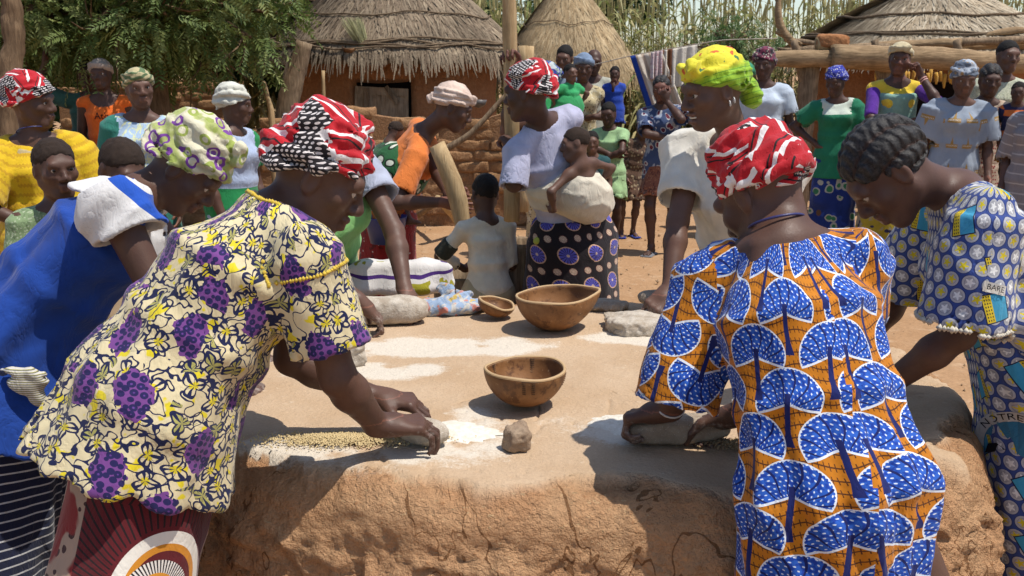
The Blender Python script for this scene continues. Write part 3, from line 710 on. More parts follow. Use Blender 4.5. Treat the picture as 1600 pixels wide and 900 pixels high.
def star_cells(T, u, v, size, ring, disc, ground, s1, s2):
    X = u / size; Y = v / (size * .866); row = Y.floor(); X = X + (row * .5).fract(); x = X.fract() - .5; y = (Y.fract() - .5) * .866
    r = T.hyp(x, y); cell = ((X.floor() * 12.99 + row * 78.2).sin() * 43758.5).fract()
    an = T.atan2(x, y); star = r * (1.0 + (an * 5).sin() * .38) < .17
    c = T.mix(r < .47, ground, ring); c = T.mix(r < .41, c, disc); c = T.mix(((r - .27).abs() < .03), c, tuple(q * .75 for q in disc)); c = T.mix(star, c, T.mix(cell > .5, s1, s2))
    d = T.hyp((X * 2).fract() - .5, (Y * 2).fract() - .5) < .18
    return T.mix(d * (r > .47), c, (.7, .72, .75))
def print_stars():
    T = Tree('star_print', .85, .2); u, v = T.uv(); u = u * 1.18; v = v * 1.18
    c = star_cells(T, u, v, .047, (.030, .050, .17), (.40, .40, .42), (.035, .065, .24), (.62, .50, .02), (.72, .72, .70))
    X = (u + v * .4) / .17; Y = (v - u * .35) / .155; row = Y.floor(); X = X + (row * .5).fract(); x = X.fract(); y = Y.fract()
    cell = ((X.floor() * 7.13 + row * 3.71).sin() * 917.3).fract()
    on = cell > .30; box = (x > .18) * (x < .62) * (y > .25) * (y < .80) * on
    sky_ = T.mix((x > .46) * 1.0, (.045, .29, .46), (.62, .46, .02)); win = (x > .48) * (((x * 26).fract() > .55) * ((y * 16).fract() > .5))
    k = T.mix(win, sky_, (.02, .02, .03)); rim = box * ((x - .18).abs().min((x - .62).abs()).min((y - .25).abs().min((y - .80).abs())) < .022)
    c = T.mix(box, c, k); c = T.mix(rim, c, (.012, .016, .05))
    return fab(T, c, .35, 16)
def print_red(name='red_wrap_print', seed=0.0, sc=13.0):
    T = Tree(name, .8, .25); p = T.vadd(T.attr('loc'), (seed, seed * .7, seed * .3)); pd = T.vadd(p, T.sc(T.noise(p, 12, 1, color=True), .012))
    cc = T.sep(T.voro(pd, sc, 'F1', 'Color')); x, y, z = T.sep(pd)
    a = cc[0] * 6.28; w = x * a.sin() + y * (a + 1.57).sin() * .8 + z * (a * 1.7 + .6).sin()
    f = (w * 19).fract(); red = (.42, .008, .016); c = T.mix(f > .62, red, (.74, .70, .68)); c = T.mix((f > .40) * (f < .47), c, (.012, .010, .012)); c = T.mix((f > .80), c, red)
    g = (x + y * .6) * 95; h = (z - y * .5) * 95; dot = T.hyp(g.fract() - .5, h.fract() - .5) < .30
    blk = T.mix(dot, (.013, .010, .012), (.66, .60, .58)); c = T.mix(cc[1] > .76, c, blk)
    star = (cc[2] > .80) * (cc[1] < .4); c = T.mix(star * (T.noise(pd, 40, 2) > .55), c, (.76, .72, .70))
    return fab(T, c, .3, 60)
def print_rings():
    T = Tree('ring_wrap_print', .8, .25); p = T.attr('loc'); pd = T.vadd(p, T.sc(T.noise(p, 18, 1, color=True), .015)); S = 24.0
    d = T.voro(pd, S, 'F1'); cc = T.sep(T.voro(pd, S, 'F1', 'Color')); cream = (.60, .56, .40)
    c = T.mix(T.noise(p, 16, 2).step(.5, .58), cream, (.36, .40, .13)); ring = (d - .36).abs() < .085
    c = T.mix(ring, c, T.mix(cc[0] > .45, (.30, .36, .08), (.17, .045, .27))); c = T.mix((d < .18) * (cc[1] > .7), c, (.22, .08, .32))
    return fab(T, c, .3, 60)
def print_lime():
    T = Tree('lime_wrap_print', .7, .3); p = T.attr('loc'); x, y, z = T.sep(p); w = z * 1.0 + y * .12 + (T.noise(p, 12, 2) - .5) * .04
    c = T.mix(w.step(.050, .075), (.24, .42, .015), (.66, .58, .025)); 
    c = T.mix((((z * 60 + x * 14).fract() - .5).abs() < .09) * (w < .06), c, (.11, .25, .01))
    c = T.mix((T.noise(p, 34, 1) > .69) * (w > .07), c, (.55, .10, .02)); c = T.mix((T.noise(T.vadd(p, (4, 2, 1)), 30, 1) > .70) * (w > .06), c, (.05, .16, .05))
    return fab(T, c, .3, 60)
def wrapmat(name, cols, sc=40.0, bands=None):
    T = Tree(name, .85, .2); p = T.attr('loc'); pd = T.vadd(p, T.sc(T.noise(p, 16, 2, color=True), .03)); x, y, z = T.sep(pd)
    if bands: f = (z * bands + x * 9 + y * 14).fract(); c = T.mix(f > .5, cols[0], cols[1])
    else:
        d = T.voro(pd, sc); cc = T.sep(T.voro(pd, sc, 'F1', 'Color')); c = T.mix(cc[0] > .5, cols[0], cols[1])
        if len(cols) > 2: c = T.mix(d < .30, c, cols[2])
    return fab(T, c, .3, 60)
def wrapplain(name, c): return plain(name, c, .3, .12, 60)
def print_pinwheel():
    T = Tree('pinwheel_skirt_print', .85, .2); u, v = T.uv(); X = (u + v * .35) / .17; Y = v / .155; row = Y.floor(); X = X + (row * .5).fract(); x = (X.fract() - .5) * 1.05; y = Y.fract() - .5
    blk = (.012, .008, .010)
    def wheel(x, y, s, rim, ins, c):
        r = T.hyp(x / s, y / (s * .82)); an = T.atan2(x, y); sp = ((an * 2.4 + .1).fract() - .5).abs() < .13
        c = T.mix(r < 1.0, c, rim); c = T.mix((r < .86), c, ins); c = T.mix((r < .9) * sp * (r > .18), c, blk); return T.mix(r < .16, c, (.55, .40, .30))
    c = wheel(x, y, .34, (.50, .30, .20), (.09, .085, .42), blk)
    X2 = X * 2.0 + .5; x2 = (X2.fract() - .5) * .52; Y2 = Y + .5; y2 = Y2.fract() - .5
    c = T.mix(T.hyp(x / .36, y / .30) < 1.0, wheel(x2, y2, .145, (.10, .03, .03), (.60, .42, .30), blk), c)
    return fab(T, c, .3, 16)
def print_eye():
    T = Tree('eye_skirt_print', .85, .2); u, v = T.uv(); X = u / .34 + .5; Y = (v - .06) / .36; x = X.fract() - .5; y = Y.fract() - .5; p = T.vec(u, v)
    mar = (.105, .010, .014); an = T.atan2(x, y); r = T.hyp(x * 1.15 + .05 * (an * 1.0).sin(), y); r2 = T.hyp(x + .03, y - .03)
    ray_ = ((an * 13).fract() < .30) * (r > .40); c = T.mix(ray_, mar, (.015, .008, .010))
    c = T.mix(((r - .33).abs() < .045), c, (.70, .66, .58)); c = T.mix(((r - .285).abs() < .02), c, (.55, .22, .02)); c = T.mix((r < .265), c, mar)
    tick = ((an * 11).fract() < .45); c = T.mix(((r2 - .15).abs() < .035), c, T.mix(tick, (.70, .66, .60), (.02, .015, .02)))
    c = T.mix(r2 < .115, c, (.62, .27, .03)); c = T.mix(r2 < .085, c, (.12, .03, .01)); c = T.mix(r2 < .05, c, (.72, .66, .55))
    side = (X * .5).fract() > .5; d = T.voro(T.vadd(p, T.sc(T.noise(p, 14, 2, color=True), .05)), 38)
    lp = T.mix(d < .33, (.36, .25, .18), (.05, .02, .02)); lp = T.mix(T.noise(p, 9, 2).step(.50, .54), lp, (.20, .02, .02)); c = T.mix(side, c, lp)
    return fab(T, c, .3, 14)
TREES = print_trees(); GRAPES = print_grapes(); STARS = print_stars(); PINW = print_pinwheel(); EYES = print_eye()
RED1 = print_red('red_wrap_print', 0.0); RED2 = print_red('red_wrap_print_b', 1.37, 12.0); RED3 = print_red('red_wrap_print_c', 2.9, 15.0); RED4 = print_red('dark_red_wrap_print', 4.4, 15.0)
RINGS = print_rings(); LIME = print_lime()
# ------------------------------------------------------------------ the place: ground, mill, walls, huts, plants
random.seed(3); RNG = np.random.RandomState(11)
def earth(name, c1, c2, c3, sc=3.0, bd=.02, rough=.95, grit=60.0):
    T = Tree(name, rough, .12); p = T.pos(); f = T.noise(p, sc, 5, .6); g = T.noise(p, grit, 4, .7); h = T.noise(p, sc * 7, 4, .6)
    c = T.mix(f.step(.3, .7), c1, c2); c = T.mix(h.step(.52, .75), c, c3); v = g.step(.25, .8) * .34 + .80
    return T.out(T.mul(c, T.vec(v, v, v)), T.bump(g, bd * .35, .5, T.bump(h, bd, .6)))
def wood(name, c1, c2, sc=9.0, axis=2):
    T = Tree(name, .85, .15); s = [1.0, 1.0, 1.0]; s[axis] = .10; p = T.sc(T.pos(), tuple(s)); f = T.noise(p, sc * 4, 4, .65, 1.2); g = T.noise(T.pos(), sc, 3)
    c = T.mix(f.step(.3, .72), c1, c2); v = g.step(.2, .8) * .4 + .75; crack = (f - .5).abs().step(.0, .03)
    return T.out(T.mul(c, T.vec(v, v, v)), T.bump(f, .010, .7))
M_GROUND = earth('sandy_ground', (.40, .245, .135), (.34, .195, .098), (.44, .29, .175), 1.2, .02, .95, 46)
M_WOOD = wood('grey_wood', (.14, .095, .058), (.30, .215, .135)); M_PALE = wood('pale_wood', (.33, .22, .11), (.46, .33, .18)); M_WOODX = wood('beam_wood', (.20, .13, .07), (.38, .26, .145), 9, 0)
M_MUD = earth('mud_brick', (.30, .165, .078), (.36, .205, .105), (.24, .125, .06), 5, .03, .95, 70); M_MORTAR = earth('mud_mortar', (.24, .13, .065), (.28, .155, .08), (.20, .105, .05), 6, .03)
M_CLAY = earth('red_clay', (.36, .165, .072), (.30, .13, .055), (.40, .20, .095), 3, .03, .95, 40)
# --- ground
def axis_pts(lo, hi, a, b, n):
    return np.concatenate([-np.geomspace(-lo, -a + 1, 14)[:-1] if lo < a else [], np.linspace(a, b, n), np.geomspace(b + 1, hi, 16)])
gx = axis_pts(-260, 260, -9, 9, 120); gy = np.concatenate([[-40, -12, -4], np.linspace(0, 18, 120), np.geomspace(19, 400, 18)])
GX, GY = np.meshgrid(gx, gy, indexing='ij'); GV = np.stack([GX.ravel(), GY.ravel(), np.zeros(GX.size)], 1)
near = (np.abs(GV[:, 0]) < 9) & (GV[:, 1] > -1) & (GV[:, 1] < 18); GV[:, 2] = np.where(near, .012 * fbm(GV, 1.6, 4) - .012, -.01)
ny = len(gy); ii, jj = np.meshgrid(np.arange(len(gx) - 1), np.arange(ny - 1), indexing='ij'); a = (ii * ny + jj).ravel()
ground = tag(mesh_obj('ground', GV, np.stack([a, a + ny, a + ny + 1, a + 1], 1), M_GROUND), kind='structure')
def scatter_stones(name, n, box, rmin, rmax, mat, kind='stuff', zf=None):
    mb = MB(); base = np.array([[1, 0, 0], [-1, 0, 0], [0, 1, 0], [0, -1, 0], [0, 0, 1], [0, 0, -1]], float)
    F = np.array([[0, 2, 4], [2, 1, 4], [1, 3, 4], [3, 0, 4], [2, 0, 5], [1, 2, 5], [3, 1, 5], [0, 3, 5]])
    for _ in range(n):
        x = RNG.uniform(box[0], box[1]); y = RNG.uniform(box[2], box[3]); r = rmin * (rmax / rmin) ** (RNG.rand() ** 2.2)
        z = (zf(x, y) if zf else 0) + r * .15
        mb.add(base * r * RNG.uniform(.6, 1.2, (6, 3)) + [x, y, z], F)
    return tag(mb.build(name, mat, None, False), kind=kind)
o = scatter_stones('ground_litter', 3200, (-5, 6, 4.2, 13), .004, .018, earth('litter', (.40, .27, .16), (.33, .21, .12), (.54, .44, .30), 20)); o['label'] = 'small stones and chaff scattered over the sandy yard'; 
# --- grinding platform
MC = np.array([.18, 2.78]); MA, MBY, MZ = 1.08, .885, .83
def mill_r(th):
    c, s_ = np.cos(th), np.sin(th); return (np.abs(c / MA) ** 2.6 + np.abs(s_ / MBY) ** 2.6) ** (-1 / 2.6)
def mill_top(x, y):
    p = np.stack([np.atleast_1d(x), np.atleast_1d(y), np.zeros_like(np.atleast_1d(x))], 1).astype(float); return MZ + .006 * fbm(p, 4, 3)
NT_, NR1, NR2 = 500, 64, 84
th = np.linspace(0, 2 * np.pi, NT_, endpoint=False); rr = mill_r(th) * (1 + .02 * noise(np.stack([np.cos(th) * 3, np.sin(th) * 3, th * 0], 1)))
rows = []; info = []
for i in range(NR1 + 1):
    f = (i / NR1) ** .8; x = MC[0] + np.cos(th) * rr * f; y = MC[1] + np.sin(th) * rr * f; ed = rr * (1 - f)
    P = np.stack([x, y, np.full_like(x, 0)], 1); z = mill_top(x, y); lim = .075 + .06 * fbm(P, 4.3, 3) + .03 * noise(P, 17)
    brk = np.clip((lim - ed) / .012, 0, 1); z = z - brk * (.024 + .016 * fbm(P, 12, 4)) - .05 * np.clip(1 - ed / .07, 0, 1) ** 2.2
    # cracks in the plaster
    cr = np.abs(fbm(P + 3.7, 2.6, 3)); cr = np.clip(1 - cr / .012, 0, 1) * (noise(P, 1.7) > .15); z = z - .010 * cr
    rows.append(np.stack([x, y, z], 1)); info.append(np.stack([1 - brk, cr], 1))
zed = rows[-1][:, 2]
for i in range(1, NR2 + 1):
    f = i / NR2; out = .02 * math.sin(min(f * 8, 1.57)) + .10 * f ** 1.3
    x = MC[0] + np.cos(th) * (rr + out); y = MC[1] + np.sin(th) * (rr + out); z = zed * (1 - f) - .02 * f; P = np.stack([x, y, z], 1)
    d = .020 * fbm(P, 4.2, 6, .66) + .016 * np.abs(fbm(P + 5, 12, 4, .68)) + .009 * fbm(P + 1, 24, 3, .7) - .012 * np.clip(noise(P + 7, 17) - .35, 0, 1) - .014 * np.clip(1 - np.abs(fbm(P + 9, 2.7, 3)) / .03, 0, 1); d *= min(1, f * 9)
    P[:, 0] += np.cos(th) * d; P[:, 1] += np.sin(th) * d; P[:, 2] += .016 * fbm(P + 2, 11, 4) * min(1, f * 5) * (f < .97); rows.append(P); info.append(np.zeros((NT_, 2)))
MV = np.concatenate(rows); nR = len(rows); MF = []
jj = np.arange(NT_); kk = (jj + 1) % NT_
for i in range(nR - 1): MF.append(np.stack([i * NT_ + jj, (i + 1) * NT_ + jj, (i + 1) * NT_ + kk, i * NT_ + kk], 1))
MF = np.concatenate(MF); inf = np.concatenate(info).astype(np.float32)
SPOT = [(-.30, 2.16, .36, .16, 1.0), (-.16, 2.30, .25, .16, .8), (.33, 2.27, .20, .13, 1.1), (-.22, 3.00, .36, .13, 1.5), (-.42, 2.74, .26, .10, 1.3), (.44, 3.10, .22, .09, 1.2), (-.42, 2.17, .30, .10, .9), (.12, 2.35, .5, .3, .25), (.62, 2.22, .25, .1, .6)]
fl = np.zeros(len(MV), np.float32); nz = fbm(MV, 9, 4)
for sx, sy, ax_, ay_, am in SPOT: fl = np.maximum(fl, am * np.exp(-(((MV[:, 0] - sx) / ax_) ** 2 + ((MV[:, 1] - sy) / ay_) ** 2) * 1.6))
fl = np.clip(fl * (1 + .9 * nz), 0, 1) * (MV[:, 2] > .80)
mill = empty('grinding_platform', (MC[0], MC[1], 0), 'round waist-high clay grinding platform the women lean over', 'mill')
T = Tree('mill_clay', .95, .12); p = T.pos(); tp = T.attr('plaster', 'Fac'); fo = T.attr('flour', 'Fac'); n1 = T.noise(p, 4, 5, .6); n2 = T.noise(p, 38, 5, .7); n3 = T.noise(p, 150, 3, .7)
clay = T.mix(n1.step(.3, .7), (.45, .235, .115), (.52, .31, .165)); clay = T.mix(n2.step(.58, .72), clay, (.36, .17, .075)); straw = T.noise(T.sc(p, (1, 1, 3)), 70, 2).step(.66, .70); clay = T.mix(straw * .6, clay, (.56, .40, .22)); crk = ((T.noise(T.sc(p, (1, 1, .45)), 3.2, 4, .6, .8) - .5).abs() < .0045); clay = T.mix(crk * .8, clay, (.17, .075, .03))
plas = T.mix(n1.step(.3, .7), (.49, .355, .235), (.43, .295, .18)); plas = T.mix(n2.step(.6, .7) * .5, plas, (.58, .46, .33)); col = T.mix(tp, clay, plas)
fm = (fo + (n2 - .5) * .5 + (n3 - .5) * .35).step(.28, .62) * (fo > .02); col = T.mix(fm * .85, col, (.62, .56, .47)); v = n3.step(.2, .8) * .16 + .90
mill_mat = T.out(T.mul(col, T.vec(v, v, v)), T.bump(n3, .004, .6, T.bump(n2 * (1.25 - tp), .032, .9)))
ob = mesh_obj('clay_base', MV, MF, mill_mat, mill, origin=mill.location)
for nm, arr in (('plaster', inf[:, 0]), ('flour', fl)): at = ob.data.attributes.new(nm, 'FLOAT', 'POINT'); at.data.foreach_set('value', np.ascontiguousarray(arr, np.float32))
def slab(name, c, a, b, h, mat, parent, rot=0, seed=0, n=48, rag=0.02):
    t = np.linspace(0, 2 * np.pi, n, endpoint=False); V = []; ring = [1.06, 1.0, .93, .75, .5, .25, 0.02]; zz = [-.02, .35, .85, 1.0, .97, .9, .86] if rag < .1 else [-.15, .05, .16, .45, .8, .95, 1.0]
    w = 1 + .10 * noise(np.stack([np.cos(t) * 1.7 + seed, np.sin(t) * 1.7, t * 0 + seed], 1)) + rag * fbm(np.stack([np.cos(t) * 6 + seed, np.sin(t) * 6, t * 0 + seed], 1), 1.5, 3)
    for f, z in zip(ring, zz):
        x = np.cos(t) * a * f * w; y = np.sin(t) * b * f * w; ca, sa = math.cos(R(rot)), math.sin(R(rot)); X = c[0] + x * ca - y * sa; Y = c[1] + x * sa + y * ca
        P = np.stack([X, Y, X * 0], 1); V.append(np.stack([X, Y, c[2] + z * h + .002 * fbm(P, 30, 2)], 1))
    V = np.concatenate(V); F = []
    for i in range(len(ring) - 1):
        for j in range(n): k = (j + 1) % n; F.append([i * n + j, i * n + k, (i + 1) * n + k, (i + 1) * n + j])
    return mesh_obj(name, V, F, mat, parent, origin=org(parent) if parent is not None and parent.type == 'EMPTY' else None)
def stone_mat(name, c1, c2, c3=(.5, .46, .4), sc=30.0):
    T = Tree(name, .9, .2); p = T.pos(); f = T.noise(p, sc, 5, .65); s_ = T.voro(p, sc * 9); g = T.noise(p, sc * 5, 3, .7)
    c = T.mix(f.step(.3, .7), c1, c2); c = T.mix((s_ < .22) * (g > .5), c, c3); return T.out(c, T.bump(g, .005, .6, T.bump(f, .012, .5)))
M_STONE = stone_mat('grind_stone', (.26, .20, .145), (.36, .295, .22)); M_STONE2 = stone_mat('granite', (.24, .165, .11), (.34, .25, .17), (.13, .09, .07), 40); M_FLOURST = stone_mat('floury_stone', (.33, .27, .205), (.50, .445, .37), (.62, .57, .5), 26)
def flour_heap(c, a, b, h, label, seed): 
    T = bpy.data.materials.get('flour')
    if T is None:
        t = Tree('flour', .98, .05); n = t.noise(t.pos(), 60, 4, .7); T = t.out(t.mix(n.step(.35, .65), (.60, .55, .46), (.70, .66, .58)), t.bump(n, .010, .6))
    return tag(slab('flour', c, a, b, h, T, None, 0, seed, 90, .14), label, 'flour', kind='stuff')
flour_heap((.30, 2.30, MZ - .001), .115, .085, .018, 'pale flour heaped by the stone of the tree print dress', 1); flour_heap((-.17, 2.26, MZ - .001), .13, .075, .014, 'white flour fanned out past the kneading hands', 2)

def grain(c, a, b, n, mat, label):
    mb = MB(); base = np.array([[1, 0, 0], [-1, 0, 0], [0, 1, 0], [0, -1, 0], [0, 0, 1], [0, 0, -1]], float); F = np.array([[0, 2, 4], [2, 1, 4], [1, 3, 4], [3, 0, 4], [2, 0, 5], [1, 2, 5], [3, 1, 5], [0, 3, 5]])
    for _ in range(n):
        t = RNG.uniform(0, 6.283); q = min(abs(RNG.normal(0, .45)), 1.6); r = RNG.uniform(.0016, .0030); z = .012 * max(0, 1 - q) * RNG.rand() + .0075
        mb.add(base * r + [c[0] + a * q * math.cos(t), c[1] + b * q * math.sin(t), MZ + z], F)
    return tag(mb.build('grain', mat, None, False), label, 'grain', kind='stuff')
M_GRAIN = Tree('millet_grain', .8, .2).out((.56, .44, .24)); M_GRAIN2 = Tree('bran_grain', .8, .2).out((.34, .24, .13))
grain((-.40, 2.19), .22, .055, 4200, M_GRAIN, 'pale millet grain strewn under the grape print sleeve'); grain((.58, 2.16), .16, .045, 2600, M_GRAIN2, 'brown bran and grain beside the right hand stone')
# --- bowls
def lathe(prof, n=56, warp=None):
    V = []; t = np.linspace(0, 2 * np.pi, n, endpoint=False)
    for r, z in prof: V.append(np.stack([r * np.cos(t), r * np.sin(t), np.full(n, z)], 1))
    V = np.concatenate(V)
    if warp is not None: V = warp(V)
    F = []
    for i in range(len(prof) - 1):
        for j in range(n): k = (j + 1) % n; F.append([i * n + j, i * n + k, (i + 1) * n + k, (i + 1) * n + j])
    return V, np.array(F)
def m_gourd():
    T = Tree('gourd', .55, .35); p = T.obj(); f = T.noise(p, 7, 5, .65); g = T.noise(p, 90, 3, .7); z = T.sep(p)[2]
    c = T.mix(f.step(.35, .65), (.135, .055, .017), (.26, .120, .042)); c = T.mix(T.noise(p, 24, 4, .7).step(.52, .66), c, (.10, .040, .014)); c = T.mix(g.step(.64, .72) * .6, c, (.42, .28, .15))
    return T.out(c, T.bump(g, .002, .4, T.bump(f, .006, .3)), T.noise(p, 20, 3) * .3 + .38)
M_GOURD = m_gourd(); M_RIM = Tree('gourd_rim', .7, .2).out((.44, .30, .16)); M_THREAD = Tree('dark_thread', .9, .1).out((.09, .055, .035))
def gourd(c, Rr, depth, label, tilt=(0, 0), lip=0.0, stitches=False, thick=.008):
    o = empty('calabash_bowl', c, label, 'bowl'); pr = []
    for i in range(15): a = math.pi / 2 * i / 14; pr.append((max(Rr * math.sin(a) ** .92, .001), depth * (1 - math.cos(a) ** 1.06)))
    inner = [(max(r - thick, .001), z + thick * (1 - .9 * i / 14)) for i, (r, z) in enumerate(pr)]
    def warp(V):
        t = np.arctan2(V[:, 1], V[:, 0]); h = V[:, 2] / depth; V = V.copy(); q = np.exp(-(((t + .25) / .35) ** 2)) * lip
        V[:, 0] *= 1 + q * h * .5 + .012 * np.sin(3 * t + 1); V[:, 1] *= 1 + .012 * np.cos(2 * t); V[:, 2] += h ** 3 * (.003 * np.sin(t * 2 + .6) + .001 * np.sin(5 * t)) + q * h ** 2 * .008
        return V
    V, F = lathe(pr + [(Rr - thick * .5, depth + thick * .35)] + inner[::-1], 60, warp); b = mesh_obj('bowl_shell', V, F, M_GOURD, o)
    V2, F2 = lathe([(Rr + .0004, depth - .002), (Rr - thick * .2, depth + .0035), (Rr - thick * .8, depth + .0035), (Rr - thick - .0004, depth - .002)], 60, warp); mesh_obj('rim', V2, F2, M_RIM, o)
    if stitches:
        for a0 in (-1.95, -1.72, -.55, 1.0, 2.2):
            mb = MB()
            for i in range(7):
                f = .60 + .058 * i; a = math.acos(max(1 - f, 0)); r = Rr * math.sin(a) ** .92 * 1.006; z = depth * (1 - math.cos(a) ** 1.06)
                q = [np.array([r * math.cos(a0 + s_), r * math.sin(a0 + s_), z + dz]) for s_, dz in ((-.045, .001), (.045, -.001))]; q = [warp(x[None])[0] for x in q]
                m_ = (q[0] + q[1]) / 2 * np.array([1.012, 1.012, 1]); mb.tube([q[0], m_, q[1]], .0009, 5)
                ri = r - thick - .001; q = [np.array([ri * math.cos(a0 + s_), ri * math.sin(a0 + s_), z]) for s_ in (-.06, .06)]; q = [warp(x[None])[0] for x in q]; mb.tube([q[0], (q[0] + q[1]) / 2 * .985, q[1]], .0009, 5)
            V_ = mb; V_.v = [v + np.array(o.location) for v in V_.v]; V_.build('stitching', M_THREAD, o)
    o.rotation_euler = (R(tilt[0]), R(tilt[1]), R(20)); return o
gourd(tuple(PZ(820, 632, MZ + .002)), .106, .098, 'small calabash bowl mended with stitched cracks, standing alone mid-platform', stitches=True)
gourd(tuple(PZ(868, 514, MZ + .002)), .128, .118, 'largest calabash bowl with a spouted lip, behind the stitched one', (0, -3), lip=.5)
b_ = PZ(770, 494, MZ + .006); gourd((b_[0], b_[1], MZ + .009), .066, .048, 'little scoop-like calabash lying tilted beside the crumpled cloth', (8, 14))
# --- stones
def rock(name, c, r, mat, label, rotz=0, sub=4, rough=.18, flat=1.0, cat='stone', boxy=0.0, seed=0, parent=None):
    S = SDF(); S.bb(c, max(r) * 1.2); c = np.array(c, np.float32); r = np.array(r, np.float32); ca, sa = math.cos(R(rotz)), math.sin(R(rotz)); e = 2 + 4 * boxy
    def fn(P):
        q = P - c; q = np.stack([q[:, 0] * ca + q[:, 1] * sa, -q[:, 0] * sa + q[:, 1] * ca, q[:, 2]], 1) / r; k = (np.abs(q) ** e).sum(1) ** (1 / e)
        return ((k - 1) * r.min() + rough * r.min() * (fbm(P + seed, .55 / r.min(), 3) + .3 * noise(P + seed, 3 / r.min()))).astype(np.float32)
    S.put(fn, .01, 'u'); V, F = S.mesh(max(min(r) / 9, .0035)); return tag(mesh_obj(name, V, F, mat, parent), label, cat)
pz = PZ(808, 702, MZ); rock('stone', (pz[0], pz[1], MZ + .028), (.030, .028, .031), M_STONE2, 'small blocky brown stone sitting alone near the platform edge', 25, rough=.30, boxy=.6, seed=3)
pz = PZ(536, 566, MZ); rock('stone', (pz[0], pz[1], MZ + .03), (.062, .045, .036), M_FLOURST, 'pale angular stone lying beside a flour patch', 12, rough=.22, boxy=.8, seed=8)
pz = PZ(984, 518, MZ); rock('stone_slab', (pz[0] + .05, pz[1] + .03, MZ + .018), (.125, .085, .030), M_FLOURST, 'flour-dusted flat slab under the hand of the white blouse', 5, rough=.14, boxy=.8, seed=2)
pz = PZ(945, 485, MZ); rock('stone', (pz[0], pz[1], MZ + .016), (.08, .055, .025), M_STONE, 'dark flat stone behind the largest bowl', 5, rough=.2, seed=12)
HS = {}
HS['2'] = PZ(662, 697, MZ) + np.array([0, .01, .032]); rock('hand_stone', HS['2'], (.065, .038, .030), M_FLOURST, 'floury hand stone pressed under the hands of the grape print blouse', -20, rough=.10, seed=4)
HS['3'] = PZ(1062, 695, MZ) + np.array([0, .012, .036]); rock('hand_stone', HS['3'], (.120, .036, .031), M_STONE, 'long brown hand stone gripped by the tree print dress', 9, rough=.08, boxy=.25, seed=5)
HS['6'] = PZ(598, 506, MZ) + np.array([0, .02, .045]); rock('hand_stone', HS['6'], (.155, .055, .047), M_FLOURST, 'large pale loaf-shaped hand stone held by the lime green sleeve', 7, rough=.08, boxy=.2, seed=6)
HS['5'] = PZ(1022, 492, MZ) + np.array([.02, .02, .055]); rock('hand_stone', HS['5'], (.075, .045, .032), M_STONE, 'rounded hand stone held by the white blouse', 0, rough=.1, seed=7)
# --- mud brick walls: each brick a piece of its own set in a mud core
def brick_meshes(n=7, h=(.172, .115, .056)):
    out = []
    for i in range(n):
        S = SDF(); S.bb((0, 0, 0), max(h) * 1.15); hh = np.array(h, np.float32)
        def fn(P, i=i):
            q = np.abs(P) - hh + .010; d = np.sqrt((np.maximum(q, 0) ** 2).sum(1)) + np.minimum(q.max(1), 0) - .010
            return (d + .013 * fbm(P + i * 3.3, 8, 4, .6)).astype(np.float32)
        S.put(fn, .01, 'u'); V, F = S.mesh(.026); o = mesh_obj('brick', V, F, M_MUD); out.append(o.data); bpy.data.objects.remove(o)
    return out
BRICKS = brick_meshes()
def brick_wall(label, x0, x1, y, hfun, th=.115, ang=0.0, cat='wall'):
    o = empty('mud_brick_wall', (x0, y, 0), label, cat); L = x1 - x0; core = MB(); n = max(int(L / .12), 3)
    xs = np.linspace(0, L, n); pts = []
    for i in range(n - 1):
        h0, h1 = hfun(x0 + xs[i]) - .05, hfun(x0 + xs[i + 1]) - .05; a, b = xs[i], xs[i + 1]
        V = [[a, -th + .012, -.03], [b, -th + .012, -.03], [b, -th + .012, h1], [a, -th + .012, h0], [a, th - .02, -.03], [b, th - .02, -.03], [b, th - .02, h1], [a, th - .02, h0]]
        core.add(np.array(V) + np.array(o.location), [[0, 1, 2, 3], [5, 4, 7, 6], [3, 2, 6, 7], [4, 0, 3, 7], [1, 5, 6, 2], [4, 5, 1, 0]])
    core.build('mud_core', M_MORTAR, o, False)
    row = 0; z = .05
    while z < 1.8:
        x = .16 - (row % 2) * .17
        while x < L:
            if 0.05 < x < L - .05 and hfun(x0 + x) > z + .03:
                b = bpy.data.objects.new('brick', random.choice(BRICKS)); COL.objects.link(b); b.parent = o
                b.location = (x + random.uniform(-.012, .012), random.uniform(-.014, .022), z + random.uniform(-.006, .006)); b.rotation_euler = (random.uniform(-.05, .05), random.uniform(-.05, .05), random.choice((0, math.pi)) + random.uniform(-.05, .05))
                b.scale = (random.uniform(.93, 1.04), 1, random.uniform(.92, 1.05))
            x += .345
        z += .112; row += 1
    o.rotation_euler.z = R(ang); return o
def hf(a, b, seed): return lambda x: a + (b - a) * 0 + .10 * float(noise(np.array([[x * 1.7, seed, 0]]))[0]) + .05 * float(noise(np.array([[x * 6, seed, 3]]))[0])
W0 = hf(1.16, 0, 2.2); brick_wall('long eroded mud brick wall below the small hut with the plank door', -3.5, .42, 10.6, lambda x: W0(x) - (.0 if x > -2.6 else .10))
W1 = hf(1.12, 0, 5.1); brick_wall('crumbling mud brick wall under the leafy tree, behind the yellow dress', -4.75, -3.1, 8.1, lambda x: W1(x) - .22 * max(0, x + 3.75) * 1.5 + (.12 if -4.12 < x < -3.9 else 0))
W2 = hf(1.45, 0, 8.7); brick_wall('low far mud brick wall left of the small hut', -5.6, -3.35, 12.6, W2)
